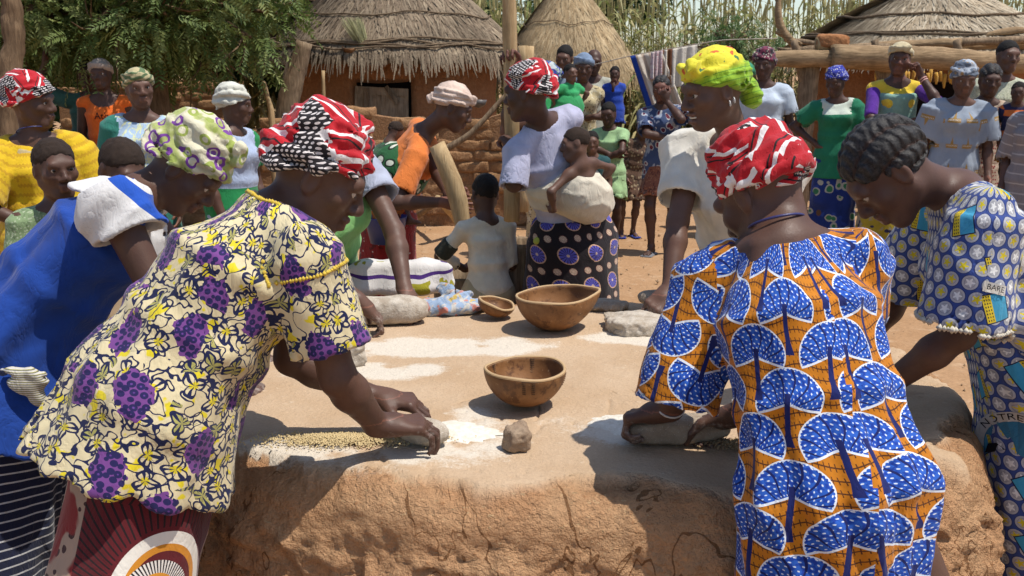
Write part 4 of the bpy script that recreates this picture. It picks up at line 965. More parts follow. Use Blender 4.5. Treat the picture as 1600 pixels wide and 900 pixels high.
# --- thatched huts
def m_thatch(name, c1, c2, c3):
    T = Tree(name, .9, .15); f = T.noise(T.pos(), 55, 3, .7); g = T.noise(T.pos(), 2.2, 4, .6); r = T.attr('shade', 'Fac')
    c = T.mix(f.step(.3, .7), c1, c2); c = T.mix(r, c, c3); v = g.step(.3, .7) * .45 + .72; return T.out(T.mul(c, T.vec(v, v, v)), T.bump(f, .01, .6))
THG = m_thatch('grey_thatch', (.105, .075, .050), (.21, .155, .105), (.30, .235, .16)); THY = m_thatch('gold_thatch', (.24, .165, .085), (.38, .27, .15), (.46, .35, .21)); THP = m_thatch('pale_thatch', (.25, .19, .125), (.40, .32, .22), (.52, .44, .32))
def straws(c, prof, n, mat, parent, L=.34, w=.010, seed=0, hang=.10, name='straw'):
    rg = np.random.RandomState(seed); prof = np.array(prof, float); seg = np.linalg.norm(np.diff(prof, axis=0), axis=1); cum = np.concatenate([[0], np.cumsum(seg)]); tot = cum[-1]
    # positions weighted by the radius, prof runs from the apex to the eave
    s0 = tot * np.sqrt(rg.rand(n)) * 1.0 - .12; th = rg.uniform(0, 2 * np.pi, n); ln = L * rg.uniform(.6, 1.3, n); yaw = rg.normal(0, .16, n); lift = rg.uniform(.006, .05, n); wd = w * rg.uniform(.6, 1.6, n)
    V = np.zeros((n, 6, 3)); 
    for i in range(3):
        s_ = s0 + ln * i / 2; r = np.interp(s_, cum, prof[:, 0]); z = np.interp(s_, cum, prof[:, 1]); ex = np.maximum(s_ - tot, 0); dr = (prof[-1] - prof[-2]) / seg[-1]; r = r + ex * dr[0] * .55; z = z + ex * (dr[1] - .35)
        a = th + yaw * (ln * i / 2) / np.maximum(r, .15); x = r * np.cos(a); y = r * np.sin(a); zz = z + lift * (.3 + .7 * i / 2)
        hw = wd * (.6, 1, .35)[i]; V[:, i * 2] = np.stack([x + hw * np.sin(a), y - hw * np.cos(a), zz], 1); V[:, i * 2 + 1] = np.stack([x - hw * np.sin(a), y + hw * np.cos(a), zz + hw * .6], 1)
    V = V.reshape(-1, 3) + np.array([c[0], c[1], 0.0]); b = np.arange(n)[:, None] * 6; F = np.concatenate([b + [0, 1, 3, 2], b + [2, 3, 5, 4]])
    ob = mesh_obj(name, V, F, mat, parent, False, origin=org(parent)); at = ob.data.attributes.new('shade', 'FLOAT', 'POINT'); at.data.foreach_set('value', np.repeat(rg.rand(n) ** 1.5, 6).astype(np.float32)); ob['kind'] = 'stuff'; return ob
M_ROPE = wood('roof_stick', (.10, .065, .04), (.22, .16, .10), 9, 0)
def hut(label, c, prof, wall_r, wall_mat, th_mat, n, seed, bands=(), door=None, wallname='wall', bricks=False, L=.34, w=.010):
    o = empty('thatched_hut', (c[0], c[1], 0), label, 'hut'); o_ = np.array(o.location); prof = [(r, z) for r, z in prof]; ze = prof[-1][1]
    V, F = lathe([(max(r - .03, .005), z - .03) for r, z in prof] + [(prof[-1][0] - .06, ze - .10), (wall_r * .9, ze - .02)], 48); ob = mesh_obj('thatch_roof', V, F, th_mat, o)
    straws(c, prof, n, th_mat, o, L=L, w=w, seed=seed)
    hw = ze + .12; nr, nt = 26, 200; V = []; t = np.linspace(0, 2 * np.pi, nt, endpoint=False)
    for i in range(nr + 1):
        z = -.03 + (hw + .03) * i / nr; P = np.stack([np.cos(t) * wall_r, np.sin(t) * wall_r, np.full(nt, z)], 1); d = .02 * fbm(P + seed, 2.5, 4) - .012 * (np.abs(fbm(P + seed + 4, 3.2, 3)) < .025)
        if door is not None:
            a0, hwid, z0, z1 = door; da = (t - a0 + np.pi) % (2 * np.pi) - np.pi; m = (np.abs(da) < hwid) & (z > z0) & (z < z1); d = np.where(m, -.16, d)
        P[:, 0] *= 1 + d / wall_r; P[:, 1] *= 1 + d / wall_r; V.append(P)
    V = np.concatenate(V); F = []
    jj = np.arange(nt); kk = (jj + 1) % nt
    for i in range(nr): F.append(np.stack([i * nt + jj, i * nt + kk, (i + 1) * nt + kk, (i + 1) * nt + jj], 1))
    mesh_obj(wallname, V, np.concatenate(F), wall_mat, o)
    if bricks:
        z = .05; row = 0
        while z < ze - .06:
            a = (row % 2) * .5
            while a < 6.283:
                if math.sin(a) < .25:
                    b = bpy.data.objects.new('brick', random.choice(BRICKS)); COL.objects.link(b); b.parent = o; b.scale = (.75, .5, 1.0)
                    b.location = (math.cos(a) * (wall_r + .01), math.sin(a) * (wall_r + .01), z); b.rotation_euler = (0, random.uniform(-.06, .06), a - math.pi / 2)
                a += .27 / wall_r
            z += .115; row += 1
    for bi, (f, rad, k) in enumerate(bands):
        s_ = np.array(prof); cum = np.concatenate([[0], np.cumsum(np.linalg.norm(np.diff(s_, axis=0), axis=1))]); sp = f * cum[-1]
        for q in range(k):
            t = np.linspace(math.pi * .95, 2.05 * math.pi, 26) + random.uniform(-.1, .1); wob = .035 * np.sin(t * 5 + q * 2 + seed) + .02 * np.sin(t * 11 + q); ss = sp + wob + q * .03
            r = np.interp(ss, cum, s_[:, 0]) + .02; z = np.interp(ss, cum, s_[:, 1]) + .045
            MB().tube(np.stack([r * np.cos(t), r * np.sin(t), z], 1) + o_, rad * random.uniform(.7, 1.2), 6).build('roof_binding', M_ROPE, o)
    return o
def hutpos(u, y): return (PY(u, 100, y)[0], y)
h1 = hutpos(612, 13.2); H1P = [(.02, 3.36), (.4, 3.0), (.9, 2.54), (1.3, 2.18), (1.55, 1.95), (1.70, 1.76)]
hut1 = hut('grey thatched clay hut with a small plank door and a broom on its roof', h1, H1P, 1.36, M_CLAY, THG, 12000, 4, ((.30, .012, 1), (.52, .012, 1), (.74, .012, 1), (.93, .014, 4)), door=(math.pi * 1.5 + .03, .28, .95, 1.47))
h2 = hutpos(886, 15.2); hut('golden steep thatched hut with rough brick wall beyond the two men', h2, [(.02, 2.95), (.3, 2.62), (.6, 2.24), (.85, 1.90), (1.08, 1.52)], .86, M_MORTAR, THY, 8500, 9, ((.55, .008, 1),), bricks=True, w=.009)
h3 = hutpos(1445, 13.6); hut3 = hut('pale thatched hut behind the log shelter', h3, [(.02, 2.78), (.5, 2.55), (1.0, 2.30), (1.5, 2.02), (1.85, 1.83)], 1.5, M_CLAY, THP, 12000, 15, ((.35, .012, 1), (.62, .014, 1), (.84, .016, 2)), L=.42)
# door of the first hut
mb = MB(); dz = .95; dy = h1[1] - 1.36 + .08; M_PLANK = wood('old_planks', (.26, .18, .11), (.40, .30, .20), 9, 2); dx0 = h1[0] + .05
for i, (x, w_, hh_) in enumerate(((-.27, .075, .42), (-.12, .085, .40), (.05, .085, .41), (.21, .075, .40))):
    p = MB(); p.box((dx0 + x, dy, dz + hh_ / 2 + .02), (w_, .018, hh_ / 2), rotm((0, 1, 0), random.uniform(-3, 3))); p.build('door_plank', M_PLANK, hut1, False)
p = MB(); p.box((dx0 - .02, dy - .026, dz + .40), (.31, .012, .045), rotm((0, 1, 0), 3)); p.build('door_plank', M_PLANK, hut1, False)
p = MB(); p.box((dx0 + .10, dy - .045, dz + .36), (.025, .012, .12), rotm((0, 1, 0), -35)); p.build('door_batten', M_WOOD, hut1, False)
p = MB(); p.box((dx0 - .20, dy - .045, dz + .30), (.03, .012, .14), rotm((0, 1, 0), 4)); p.build('door_batten', M_WOOD, hut1, False)
M_BLACK = Tree('painted_interior_dark', 1, 0).out((.012, .009, .008))  # near-black paint standing in for the shade inside the huts
p = MB(); p.box((dx0 - .02, dy + .10, dz + .27), (.37, .02, .27)); p.build('doorway_dark', M_BLACK, hut1, False)  # solid black panel behind the planks, paints the unlit interior
# broom and bowl on the roof
bp = PY(560, 88, 11.62); M_BROOM = wood('broom_grass', (.34, .33, .16), (.48, .46, .27)); br = empty('grass_broom', bp, 'bundled grass broom standing on the grey thatched roof', 'broom'); mb = MB()
for i in range(150):
    a = random.uniform(0, 6.28); q = random.random() ** .5; b0 = bp + np.array([.10 + .03 * q * math.cos(a), .03 * q * math.sin(a), -.02]); tp_ = bp + np.array([-.06 + .13 * q * math.cos(a), .13 * q * math.sin(a), .36 + .08 * random.random()]); m_ = (b0 + tp_) / 2 + np.array([.012, 0, 0]); mb.tube([b0, m_, tp_], [.004, .003, .0015], 3, cap=False)
mb.build('bristles', M_BROOM, br); t = np.linspace(0, 6.283, 15)
for zz in (.05, .11): MB().tube(np.stack([bp[0] + .085 - .25 * (zz - .0) + .045 * np.cos(t), bp[1] + .045 * np.sin(t), bp[2] + zz + .01 * np.cos(t)], 1), .006, 5, cap=False).build('binding', M_ROPE, br)
def small_bowl(c, Rr, dp, mat, name, label, tilt=0):
    V, F = lathe([(.001, 0), (Rr * .5, .01 * dp / .06), (Rr * .85, dp * .45), (Rr, dp), (Rr * .96, dp), (Rr * .8, dp * .5), (Rr * .45, dp * .16), (.001, dp * .13)], 32); o = mesh_obj(name, V, F, mat); o.location = c; o.rotation_euler = (R(tilt), 0, 0); return tag(o, label, 'bowl')
small_bowl(PY(548, 84, 11.60) , .09, .09, M_GOURD, 'gourd_bowl', 'gourd bowl lying on the thatch beside the grass broom', 20)
M_METAL = Tree('dull_metal', .4, .5).out((.10, .085, .075)); small_bowl(PY(748, 169, 10.55), .085, .085, M_METAL, 'metal_bowl', 'dark metal bowl set on top of the long mud wall')
# --- posts, branches and logs
def log(name, pts, rad, mat, label, cat, n=12, rough=.008, group=None):
    pts = np.array(pts, float); k = max(int(np.linalg.norm(np.diff(pts, axis=0), axis=1).sum() / .09), len(pts)) + 1; t = np.linspace(0, len(pts) - 1, k); ip = np.stack([np.interp(t, np.arange(len(pts)), pts[:, i]) for i in range(3)], 1)
    rad = np.interp(t, np.linspace(0, len(pts) - 1, len(rad)) if hasattr(rad, '__len__') else [0, len(pts) - 1], rad if hasattr(rad, '__len__') else [rad, rad])
    for _ in range(2): ip[1:-1] = (ip[:-2] + 2 * ip[1:-1] + ip[2:]) / 4
    return tag(MB().tube(ip, rad, n, rough=rough).build(name, mat), label, cat, group)
g0 = lambda u, y: np.array([PY(u, 100, y)[0], y, -.05])
log('leaning_post', [PY(435, 225, 11.0) * [1, 1, 0] + [-.1, 0, -.03], PY(452, 150, 11.0), PY(476, 66, 11.0)], (.13, .12, .085), M_WOOD, 'thick weathered post leaning beside the grey thatched hut', 'post')
log('wooden_stake', [PY(502, 200, 10.9) * [1, 1, 0] + [0, .0, -.03], PY(505, 110, 10.9)], .02, M_PALE, 'thin upright stake rising behind the first red headwrap', 'stake', 8, .004)
log('bent_branch', [PY(427, 235, 10.3) * [1, 1, 0] + [0, 0, -.03], PY(424, 170, 10.3), PY(411, 126, 10.3)], (.035, .03, .02), M_PALE, 'pale bent branch standing against the low wall', 'branch', 8, .006)
log('crooked_branch', [PY(690, 236, 10.35), PY(733, 213, 10.32), PY(764, 178, 10.36), PY(805, 132, 10.4)], (.035, .03, .026, .02), M_WOOD, 'long crooked branch leaning over the mud wall behind the white T-shirt', 'branch', 8, .006)
log('split_log', [PZ(725, 356, .03), PY(683, 310, 9.3)], .035, M_PALE, 'split log propped slanting behind the orange shirt', 'log', 8, .006); log('split_log', [PZ(640, 345, .03), PY(700, 305, 9.5)], .03, M_WOOD, 'thin log crossing the propped split log', 'log', 8, .006)
log('gate_post', [PZ(1594, 330, -.02) * [1, 1, 0] + [.02, 0, -.05], PY(1601, 100, 6.5) * [1, 1, 0] + [0.02, 0, 2.6]], .045, wood('bleached_post', (.34, .28, .25), (.46, .39, .35)), 'bleached bare upright pole at the edge of the yard', 'post', 12, .004)
# --- mortars and pestles
def mortar(c, Rr, h, label):
    o = empty('wooden_mortar', c, label, 'mortar'); V, F = lathe([(.001, -.01), (Rr * .95, -.01), (Rr * .97, h * .3), (Rr * 1.03, h * .75), (Rr * 1.05, h * .97), (Rr, h), (Rr * .84, h * .99), (Rr * .74, h * .8), (Rr * .5, h * .55), (.001, h * .5)], 40)
    V = V + .012 * np.stack([fbm(V + k * 5 + c[0], 7, 3) for k in range(3)], 1) * np.array([1, 1, .4]); mesh_obj('mortar_body', V, F, M_WOOD, o); return o
mortar((.035, 4.98, 0), .105, .81, 'grey wooden mortar standing right of the boy in cream'); mortar((-.27, 5.06, 0), .13, .62, 'dark wooden mortar receiving the leaning pestle, left of the boy')
log('pestle', [PY(726, 372, 5.02), PY(716, 300, 5.03), PY(683, 226, 5.05)], (.036, .05, .044), M_PALE, 'thick pale pestle held slanting by the orange shirt', 'pestle', 16, .006)
log('pestle', [PY(800, 345, 4.72), PY(800, 200, 4.72), PY(796, 60, 4.70), PY(795, -60, 4.70)], (.040, .036, .033, .030), M_PALE, 'tall upright pestle gripped by the white T-shirt', 'pestle', 16, .005)
log('pestle', [PY(816, 330, 5.6), PY(822, 72, 5.6)], (.035, .043, .045), M_PALE, 'round-ended pestle raised behind the white T-shirt', 'pestle', 16, .003)
# --- clothes line
lp = [PY(900, 108, 11.0), PY(990, 86, 10.8), PY(1060, 74, 10.6), PY(1130, 62, 10.4), PY(1215, 60, 10.6)]
log('clothes_line', lp, .005, Tree('line_cord', .9, .1).out((.35, .30, .25)), 'thin cord strung between hut and shelter carrying washing', 'line', 5, 0)
def hung(label, x0, x1, y, zt, zb0, zb1, mat, seed, shear=0.0, name='hanging_cloth'):
    n, m = 26, 22; V = []; x0_, x1_ = x0, x1
    for j in range(m + 1):
        f = j / m
        for i in range(n + 1):
            g = i / n; x = x0_ + (x1_ - x0_) * g + shear * f; V.append((x, y + .03 * math.sin(g * 17 + seed) * (.25 + f) + .02 * math.sin(g * 41 + seed * 2) * f, zt[0] + (zt[1] - zt[0]) * g - f * (zb0 + (zb1 - zb0) * g)))
    V = np.array(V); k = n + 1; F = [[j * k + i, j * k + i + 1, (j + 1) * k + i + 1, (j + 1) * k + i] for j in range(m) for i in range(n)]
    ob = mesh_obj(name, V, F, mat); uv = ob.data.uv_layers.new(name='UVMap'); idx = np.array(F).ravel(); uv.data.foreach_set('uv', np.stack([(idx % k) / n * (x1 - x0), 1 - (idx // k) / m * max(zb0, zb1)], 1).astype(np.float32).ravel())
    md = ob.modifiers.new('thickness', 'SOLIDIFY'); md.thickness = .006; return tag(ob, label, 'cloth', 'washing on the line')
def _lz(u): return PY(u, np.interp(u, [900, 990, 1060, 1130], [108, 86, 74, 62]), 10.7)[2] - .004
def _lx(u): return PY(u, 80, 10.7)[0]
T = Tree('striped_towel', .9, .1); u_, v_ = T.uv(); f_ = (u_ / .075).fract(); c_ = T.mix(f_ > .5, (.60, .53, .44), (.44, .34, .26)); c_ = T.mix((u_ < .055), c_, (.02, .06, .30)); TOWEL = fab(T, c_)
hung('beige striped towel with a blue border hanging on the line', _lx(985), _lx(1034), 10.72, (_lz(985), _lz(1034)), .70, .62, TOWEL, 1, .26)
hung('small pink patterned cloth pegged over the striped towel', _lx(1017), _lx(1034), 10.66, (_lz(1017), _lz(1034)), .28, .25, blotch('pink_cloth', (.55, .42, .42), (.42, .24, .26), (.62, .54, .5), 40), 2)
hung('brown and white cloth hanging beside the towel', _lx(1033), _lx(1051), 10.72, (_lz(1033), _lz(1051)), .34, .36, stripes('brown_cloth', [(0, (.16, .06, .025)), (.4, (.62, .58, .5)), (.7, (.2, .09, .03))], .09, 0), 3)
hung('off-white cloth hanging at the end of the line', _lx(1051), _lx(1090), 10.72, (_lz(1051), _lz(1090)), .4, .42, plain('offwhite_cloth', (.60, .55, .47)), 4)
# --- log shelter on the right
sh = empty('log_shelter', (PY(1420, 100, 11.4)[0], 11.4, 0), 'open log shelter with forked posts in front of the pale thatched hut', 'shelter')
def slog(name, pts, rad, mat=M_WOODX, n=12, rough=.010):
    o = log(name, pts, rad, mat, None, None, n, rough); me = o.data; V = np.empty(len(me.vertices) * 3, np.float32); me.vertices.foreach_get('co', V); V = V.reshape(-1, 3) - np.array(sh.location, np.float32); me.vertices.foreach_set('co', V.ravel()); o.parent = sh; return o
for u in (1268, 1392, 1520): 
    b = PY(u - 8, 100, 11.3); t_ = PY(u, 80, 11.3); slog('forked_post', [(b[0], 11.3, -.06), (b[0] + .02, 11.3, .9), (t_[0], 11.3, t_[2])], (.12, .10, .115), M_WOOD)
    slog('post_fork', [(t_[0] - .02, 11.3, t_[2] - .42), (t_[0] - .16, 11.28, t_[2] - .05), (t_[0] - .20, 11.28, t_[2] + .12)], (.07, .055, .04), M_WOOD, 8)
slog('beam', [PY(1195, 92, 11.15), PY(1300, 91, 11.15), PY(1395, 95, 11.15)], (.085, .10, .12)); slog('beam', [PY(1300, 88, 11.05), PY(1450, 90, 11.05), PY(1605, 100, 11.05)], (.13, .12, .105))
for i, (u0, v0, u1, v1, r_) in enumerate(((1215, 78, 1390, 72, .03), (1330, 76, 1500, 66, .05), (1400, 70, 1610, 62, .045), (1480, 76, 1620, 70, .05), (1225, 62, 1290, 70, .03), (1500, 62, 1600, 46, .035), (1555, 70, 1620, 58, .04), (1440, 62, 1462, 46, .04))):
    slog('roof_pole', [PY(u0, v0, 11.4 + .12 * i), PY((u0 + u1) / 2, (v0 + v1) / 2 - 2 * (i % 2), 11.4 + .12 * i), PY(u1, v1, 11.4 + .12 * i)], r_, M_WOODX if i % 2 else M_WOOD, 8, .012)
slog('forked_limb', [PY(1262, 95, 11.6), PY(1215, 40, 11.6), PY(1217, -20, 11.6)], (.05, .045, .03), M_WOODX, 8); slog('forked_limb', [PY(1213, 48, 11.6), PY(1252, 70, 11.6)], (.035, .03), M_WOODX, 8)
slog('bracket', [PY(1276, 70, 11.2), PY(1320, 66, 11.2)], (.085, .055), M_PALE, 10)
M_COB = blotch('maize_cob', (.52, .30, .06), (.60, .38, .09), (.40, .20, .04), 60)
for i in range(22):
    u = 1372 + i * 7.0 + random.uniform(-2, 2); p0 = PY(u, 112, 11.3); p0[2] += random.uniform(-.03, .03); ln = random.uniform(.10, .17)
    slog('maize_cob', [p0, p0 - np.array([random.uniform(-.02, .02), 0, ln * .5]), p0 - np.array([random.uniform(-.02, .02), 0, ln])], (.018, .024, .009), M_COB, 6, .002)
p = MB(); p.box(PY(1468, 150, 12.08) - np.array([0, 0, .12]), (.30, .04, .28)); p.build('hut_doorway_dark', M_BLACK, hut3, False)  # black slab on the wall paints the shade of an opening
bx = rock('clay_pot_base', PY(1300, 64, 11.2) + np.array([0, 0, .0]), (.17, .10, .075), M_CLAY, 'rounded lump of clay resting on the shelter beam', 0, rough=.12, boxy=.5, cat='clay')
# --- vegetation
def m_leaf(name, c1, c2, c3):
    T = Tree(name, .55, .3); r = T.attr('shade', 'Fac'); f = T.noise(T.pos(), 3, 3); c = T.mix(f.step(.35, .65), c1, c2); c = T.mix(r, c, c3); T.b.inputs['Transmission Weight'].default_value = 0.0
    t = T.n('ShaderNodeBsdfTranslucent'); T.l(c, t.inputs['Color']); a = T.n('ShaderNodeAddShader'); mx = T.n('ShaderNodeMixShader'); mx.inputs[0].default_value = .30
    T.out(c); T.t.links.new(T.b.outputs[0], mx.inputs[1]); T.t.links.new(t.outputs[0], mx.inputs[2]); T.t.links.new(mx.outputs[0], T.t.nodes['Material Output'].inputs['Surface']); T.t.nodes.remove(a); return T.mat
LEAF = m_leaf('neem_leaf', (.080, .125, .028), (.115, .165, .040), (.25, .28, .095)); LEAF2 = m_leaf('bush_leaf', (.06, .12, .03), (.08, .15, .045), (.14, .20, .07)); LEAFD = m_leaf('dark_leaf', (.03, .065, .018), (.045, .085, .022), (.08, .12, .035))
M_BARK = wood('bark', (.10, .062, .036), (.20, .13, .075))
def leaves(cent, dirs, npair, lsize, mat, parent, seed, rach=.22, name='crown', droop=.3):
    """compound leaves: a stalk with pairs of narrow leaflets"""
    rg = np.random.RandomState(seed); n = len(cent); d = dirs / (np.linalg.norm(dirs, axis=1)[:, None] + 1e-9); d[:, 2] -= droop * rg.rand(n); d /= np.linalg.norm(d, axis=1)[:, None]
    sd = np.cross(d, rg.normal(0, 1, (n, 3)) * .45 + np.array([0, 0, 1])); sd /= np.linalg.norm(sd, axis=1)[:, None] + 1e-9; up = np.cross(sd, d); Q = []; S_ = []
    sh_ = rg.rand(n) ** 2.2
    for j in range(npair):
        f = (j + .7) / npair; b = cent + d * (rach * f) + up * 0 - np.array([0, 0, 1]) * (rach * .28 * f * f)
        for q in (-1, 1):
            ld = sd * q * .8 + d * .62 + rg.normal(0, .12, (n, 3)); ld /= np.linalg.norm(ld, axis=1)[:, None]; ls = lsize * (1.05 - .45 * abs(f - .45)) * rg.uniform(.8, 1.2, n)[:, None]; wv = np.cross(ld, up); wv /= np.linalg.norm(wv, axis=1)[:, None] + 1e-9
            m_ = b + ld * ls * .45 - up * ls * .06; Q.append(np.stack([b, m_ + wv * ls * .17, b + ld * ls - up * ls * .22, m_ - wv * ls * .17], 1)); S_.append(sh_)
    V = np.concatenate(Q).reshape(-1, 3); F = np.arange(len(V)).reshape(-1, 4)
    ob = mesh_obj(name, V, F, mat, parent, False, origin=org(parent)); at = ob.data.attributes.new('shade', 'FLOAT', 'POINT'); at.data.foreach_set('value', np.repeat(np.concatenate(S_), 4).astype(np.float32)); return ob
def tree(label, base, clumps, nleaf, lsize, mat, seed, trunk, rach=.22, npair=7, cr=.42, twig=True, name='leafy_tree', limb=.05):
    o = empty(name, base, label, 'tree'); rg = np.random.RandomState(seed); mb = MB(); tp_ = np.array(trunk[-1][0]); pts = np.array([t_[0] for t_ in trunk], float); rad = [t_[1] for t_ in trunk]
    k = 14; tt = np.linspace(0, len(pts) - 1, k); ip = np.stack([np.interp(tt, np.arange(len(pts)), pts[:, i]) for i in range(3)], 1)
    mb.tube(ip, np.interp(tt, np.arange(len(pts)), rad), 12, rough=.015).build('trunk', M_BARK, o)
    C = []; D = []; lb = MB()
    for c, r in clumps:
        c = np.array(c, float); m_ = int(nleaf * r * r / .16)
        p = rg.normal(0, 1, (m_, 3)); p /= np.linalg.norm(p, axis=1)[:, None]; rr_ = rg.rand(m_, 1) ** .45; C.append(c + p * rr_ * r * np.array([1.1, 1.0, .75])); D.append(p + rg.normal(0, .3, (m_, 3)))
        a = tp_ + (c - tp_) * .0; mid = (tp_ + c) / 2 + rg.normal(0, .12, 3) + [0, 0, .12]; lb.tube([a, mid, c], [limb, limb * .6, limb * .25], 6)
        for _ in range(4): e = c + rg.normal(0, .6, 3) * r; lb.tube([c - (c - mid) * .2, (c + e) / 2, e], [limb * .25, limb * .18, .004], 4, cap=False)
    lb.build('branches', M_BARK, o); leaves(np.concatenate(C), np.concatenate(D), npair, lsize, mat, o, seed, rach); return o
rg = np.random.RandomState(5); cl = []
for i in range(104):
    u = rg.uniform(-190, 450); v = rg.uniform(-120, 62) if u > 60 else rg.uniform(-120, 50); y = rg.uniform(8.6, 11.2)
    if u > 380: u -= 260
    if u > 300 and v > 40: v -= 50
    cl.append((PY(u, v, y), rg.uniform(.36, .58)))
for u, v, y in ((330, 78, 9.4), (392, 58, 9.2), (285, 70, 9.5), (415, 20, 9.3), (230, 62, 9.0), (30, 60, 9.0), (120, 52, 9.2), (430, -12, 9.4), (360, 90, 9.8), (300, 100, 10.0)): cl.append((PY(u, v, y), .36))
tb = PY(243, 165, 9.6); tree('broad dark green leafy tree overhanging the mud walls', (tb[0], 9.6, 0), cl, 46, .070, LEAF, 21, [((tb[0], 9.6, -.08), .16), (tuple(PY(243, 165, 9.6)), .13), (tuple(PY(236, 80, 9.7)), .12), (tuple(PY(215, 10, 9.7)), .10)], rach=.21, npair=8)
tb = PY(8, 200, 7.6); log('tree_trunk', [(tb[0] - .05, 7.6, -.05), PY(10, 170, 7.6), PY(22, 60, 7.7), PY(10, -40, 7.7)], (.10, .09, .08, .06), M_BARK, 'slim bare tree trunk rising behind the yellow dress', 'trunk', 14, .02)
def bush(u, v, y, r, n, mat, label, seed, ls=.05, kind_name='bush'):
    c0 = PY(u, v, y); rg = np.random.RandomState(seed); cl = [(c0 + rg.normal(0, 1, 3) * np.array([r, r * .5, r * .38]) * .6, rg.uniform(.3, .5) * r) for _ in range(n)]
    return tree(label, (c0[0], y, 0), cl, 60 if y < 14.9 else 20, ls * (1 if y < 14.9 else 1.5), mat, seed, [((c0[0], y, -.05), .06), (tuple(c0 - [0, 0, r * .6]), .05)], rach=.18, npair=8, name=kind_name, limb=.03)
bush(1145, 62, 14.8, .62, 16, LEAF2, 'feathery green bush in front of the millet field', 31); bush(1090, 84, 14.4, .34, 8, LEAF2, 'small feathery bush beside the hanging wash', 35)
bush(762, 2, 22, 1.3, 14, LEAFD, 'dark tree beyond the gap between grey and golden roofs', 33, .11, 'far_tree'); bush(945, -22, 23, 1.3, 14, LEAFD, 'dark tree rising behind the golden thatched roof', 34, .11, 'far_tree'); bush(330, 40, 16, 1.7, 18, LEAFD, 'shady tree filling the view behind the low walls', 37, .13, 'far_tree'); bush(60, 60, 15, 2.0, 20, LEAFD, 'dense dark tree behind the trunk and the crumbling wall', 38, .13, 'far_tree')
# millet: stalks with long arching leaves, uncountable
def millet(n, x0, x1, y0, y1, h0, h1, seed, label):
    rg = np.random.RandomState(seed); Vs = []; Sh = []
    x = rg.uniform(x0, x1, n); y = rg.uniform(y0, y1, n); h = rg.uniform(h0, h1, n)
    lx = rg.normal(0, .08, n); ly = rg.normal(0, .08, n); sh_ = rg.rand(n)
    ta = rg.uniform(0, 3.14, n)
    for k in range(2):
        a = ta + k * 1.57; w = .014; b0 = np.stack([x, y, 0 * x], 1); b1 = np.stack([x + lx, y + ly, h], 1); d = np.stack([np.cos(a), np.sin(a), 0 * a], 1) * w; Vs.append(np.stack([b0 - d, b0 + d, b1 + d * .5, b1 - d * .5], 1)); Sh.append(sh_ * .3 + .6)
        w2 = .022; c0 = b1 - [0, 0, .02]; c1 = b1 + np.stack([lx * .4, ly * .4, .22 + .12 * sh_], 1); hd = d / w * w2; Vs.append(np.stack([c0 - hd, c0 + hd, c1 + hd * .5, c1 - hd * .5], 1)); Sh.append(np.full(n, .9))
    for k in range(9):
        f = .22 + .085 * k + rg.uniform(-.03, .03, n); a = rg.uniform(0, 6.28, n); L = rg.uniform(.5, .9, n); d = np.stack([np.cos(a), np.sin(a), 0 * a], 1); sd = np.stack([-np.sin(a), np.cos(a), 0 * a], 1); p0 = np.stack([x + lx * f, y + ly * f, h * f], 1); prev = None; w = .032; s2 = np.clip(rg.rand(n) * .75 + (.45 if k < 4 else 0.0), 0, 1)
        for s_ in range(5):
            q = s_ / 4; c = p0 + d * (L * q * (1 - .18 * q))[:, None] + np.stack([0 * x, 0 * x, L * (.75 * q - 1.15 * q * q)], 1); ww = w * (1.15 - q) * (1 if s_ else .6)
            cur = (c - sd * ww, c + sd * ww)
            if prev is not None: Vs.append(np.stack([prev[0], prev[1], cur[1], cur[0]], 1)); Sh.append(s2)
            prev = cur
    V = np.concatenate(Vs).reshape(-1, 3); F = np.arange(len(V)).reshape(-1, 4); S_ = np.repeat(np.concatenate(Sh), 4).astype(np.float32)
    ob = mesh_obj('millet_field', V, F, MILLET, None, False); at = ob.data.attributes.new('shade', 'FLOAT', 'POINT'); at.data.foreach_set('value', S_); return tag(ob, label, 'field', kind='stuff')
MILLET = m_leaf('millet_leaf', (.14, .18, .045), (.20, .235, .07), (.50, .41, .20))
millet(820, -5.5, 13, 17.0, 20.5, 2.35, 3.05, 41, 'tall drying millet stalks with long leaves behind the huts'); 
millet(90, 1.6, 3.0, 14.2, 15.6, .9, 1.7, 43, 'low ragged millet beside the golden hut')
millet(120, -5.0, -1.6, 15.5, 17.0, 1.9, 2.5, 44, 'millet stalks showing between tree and grey roof')
millet(160, 5.0, 11.5, 16.0, 17.5, 2.0, 2.6, 45, 'millet stalks behind the pale thatched roof')
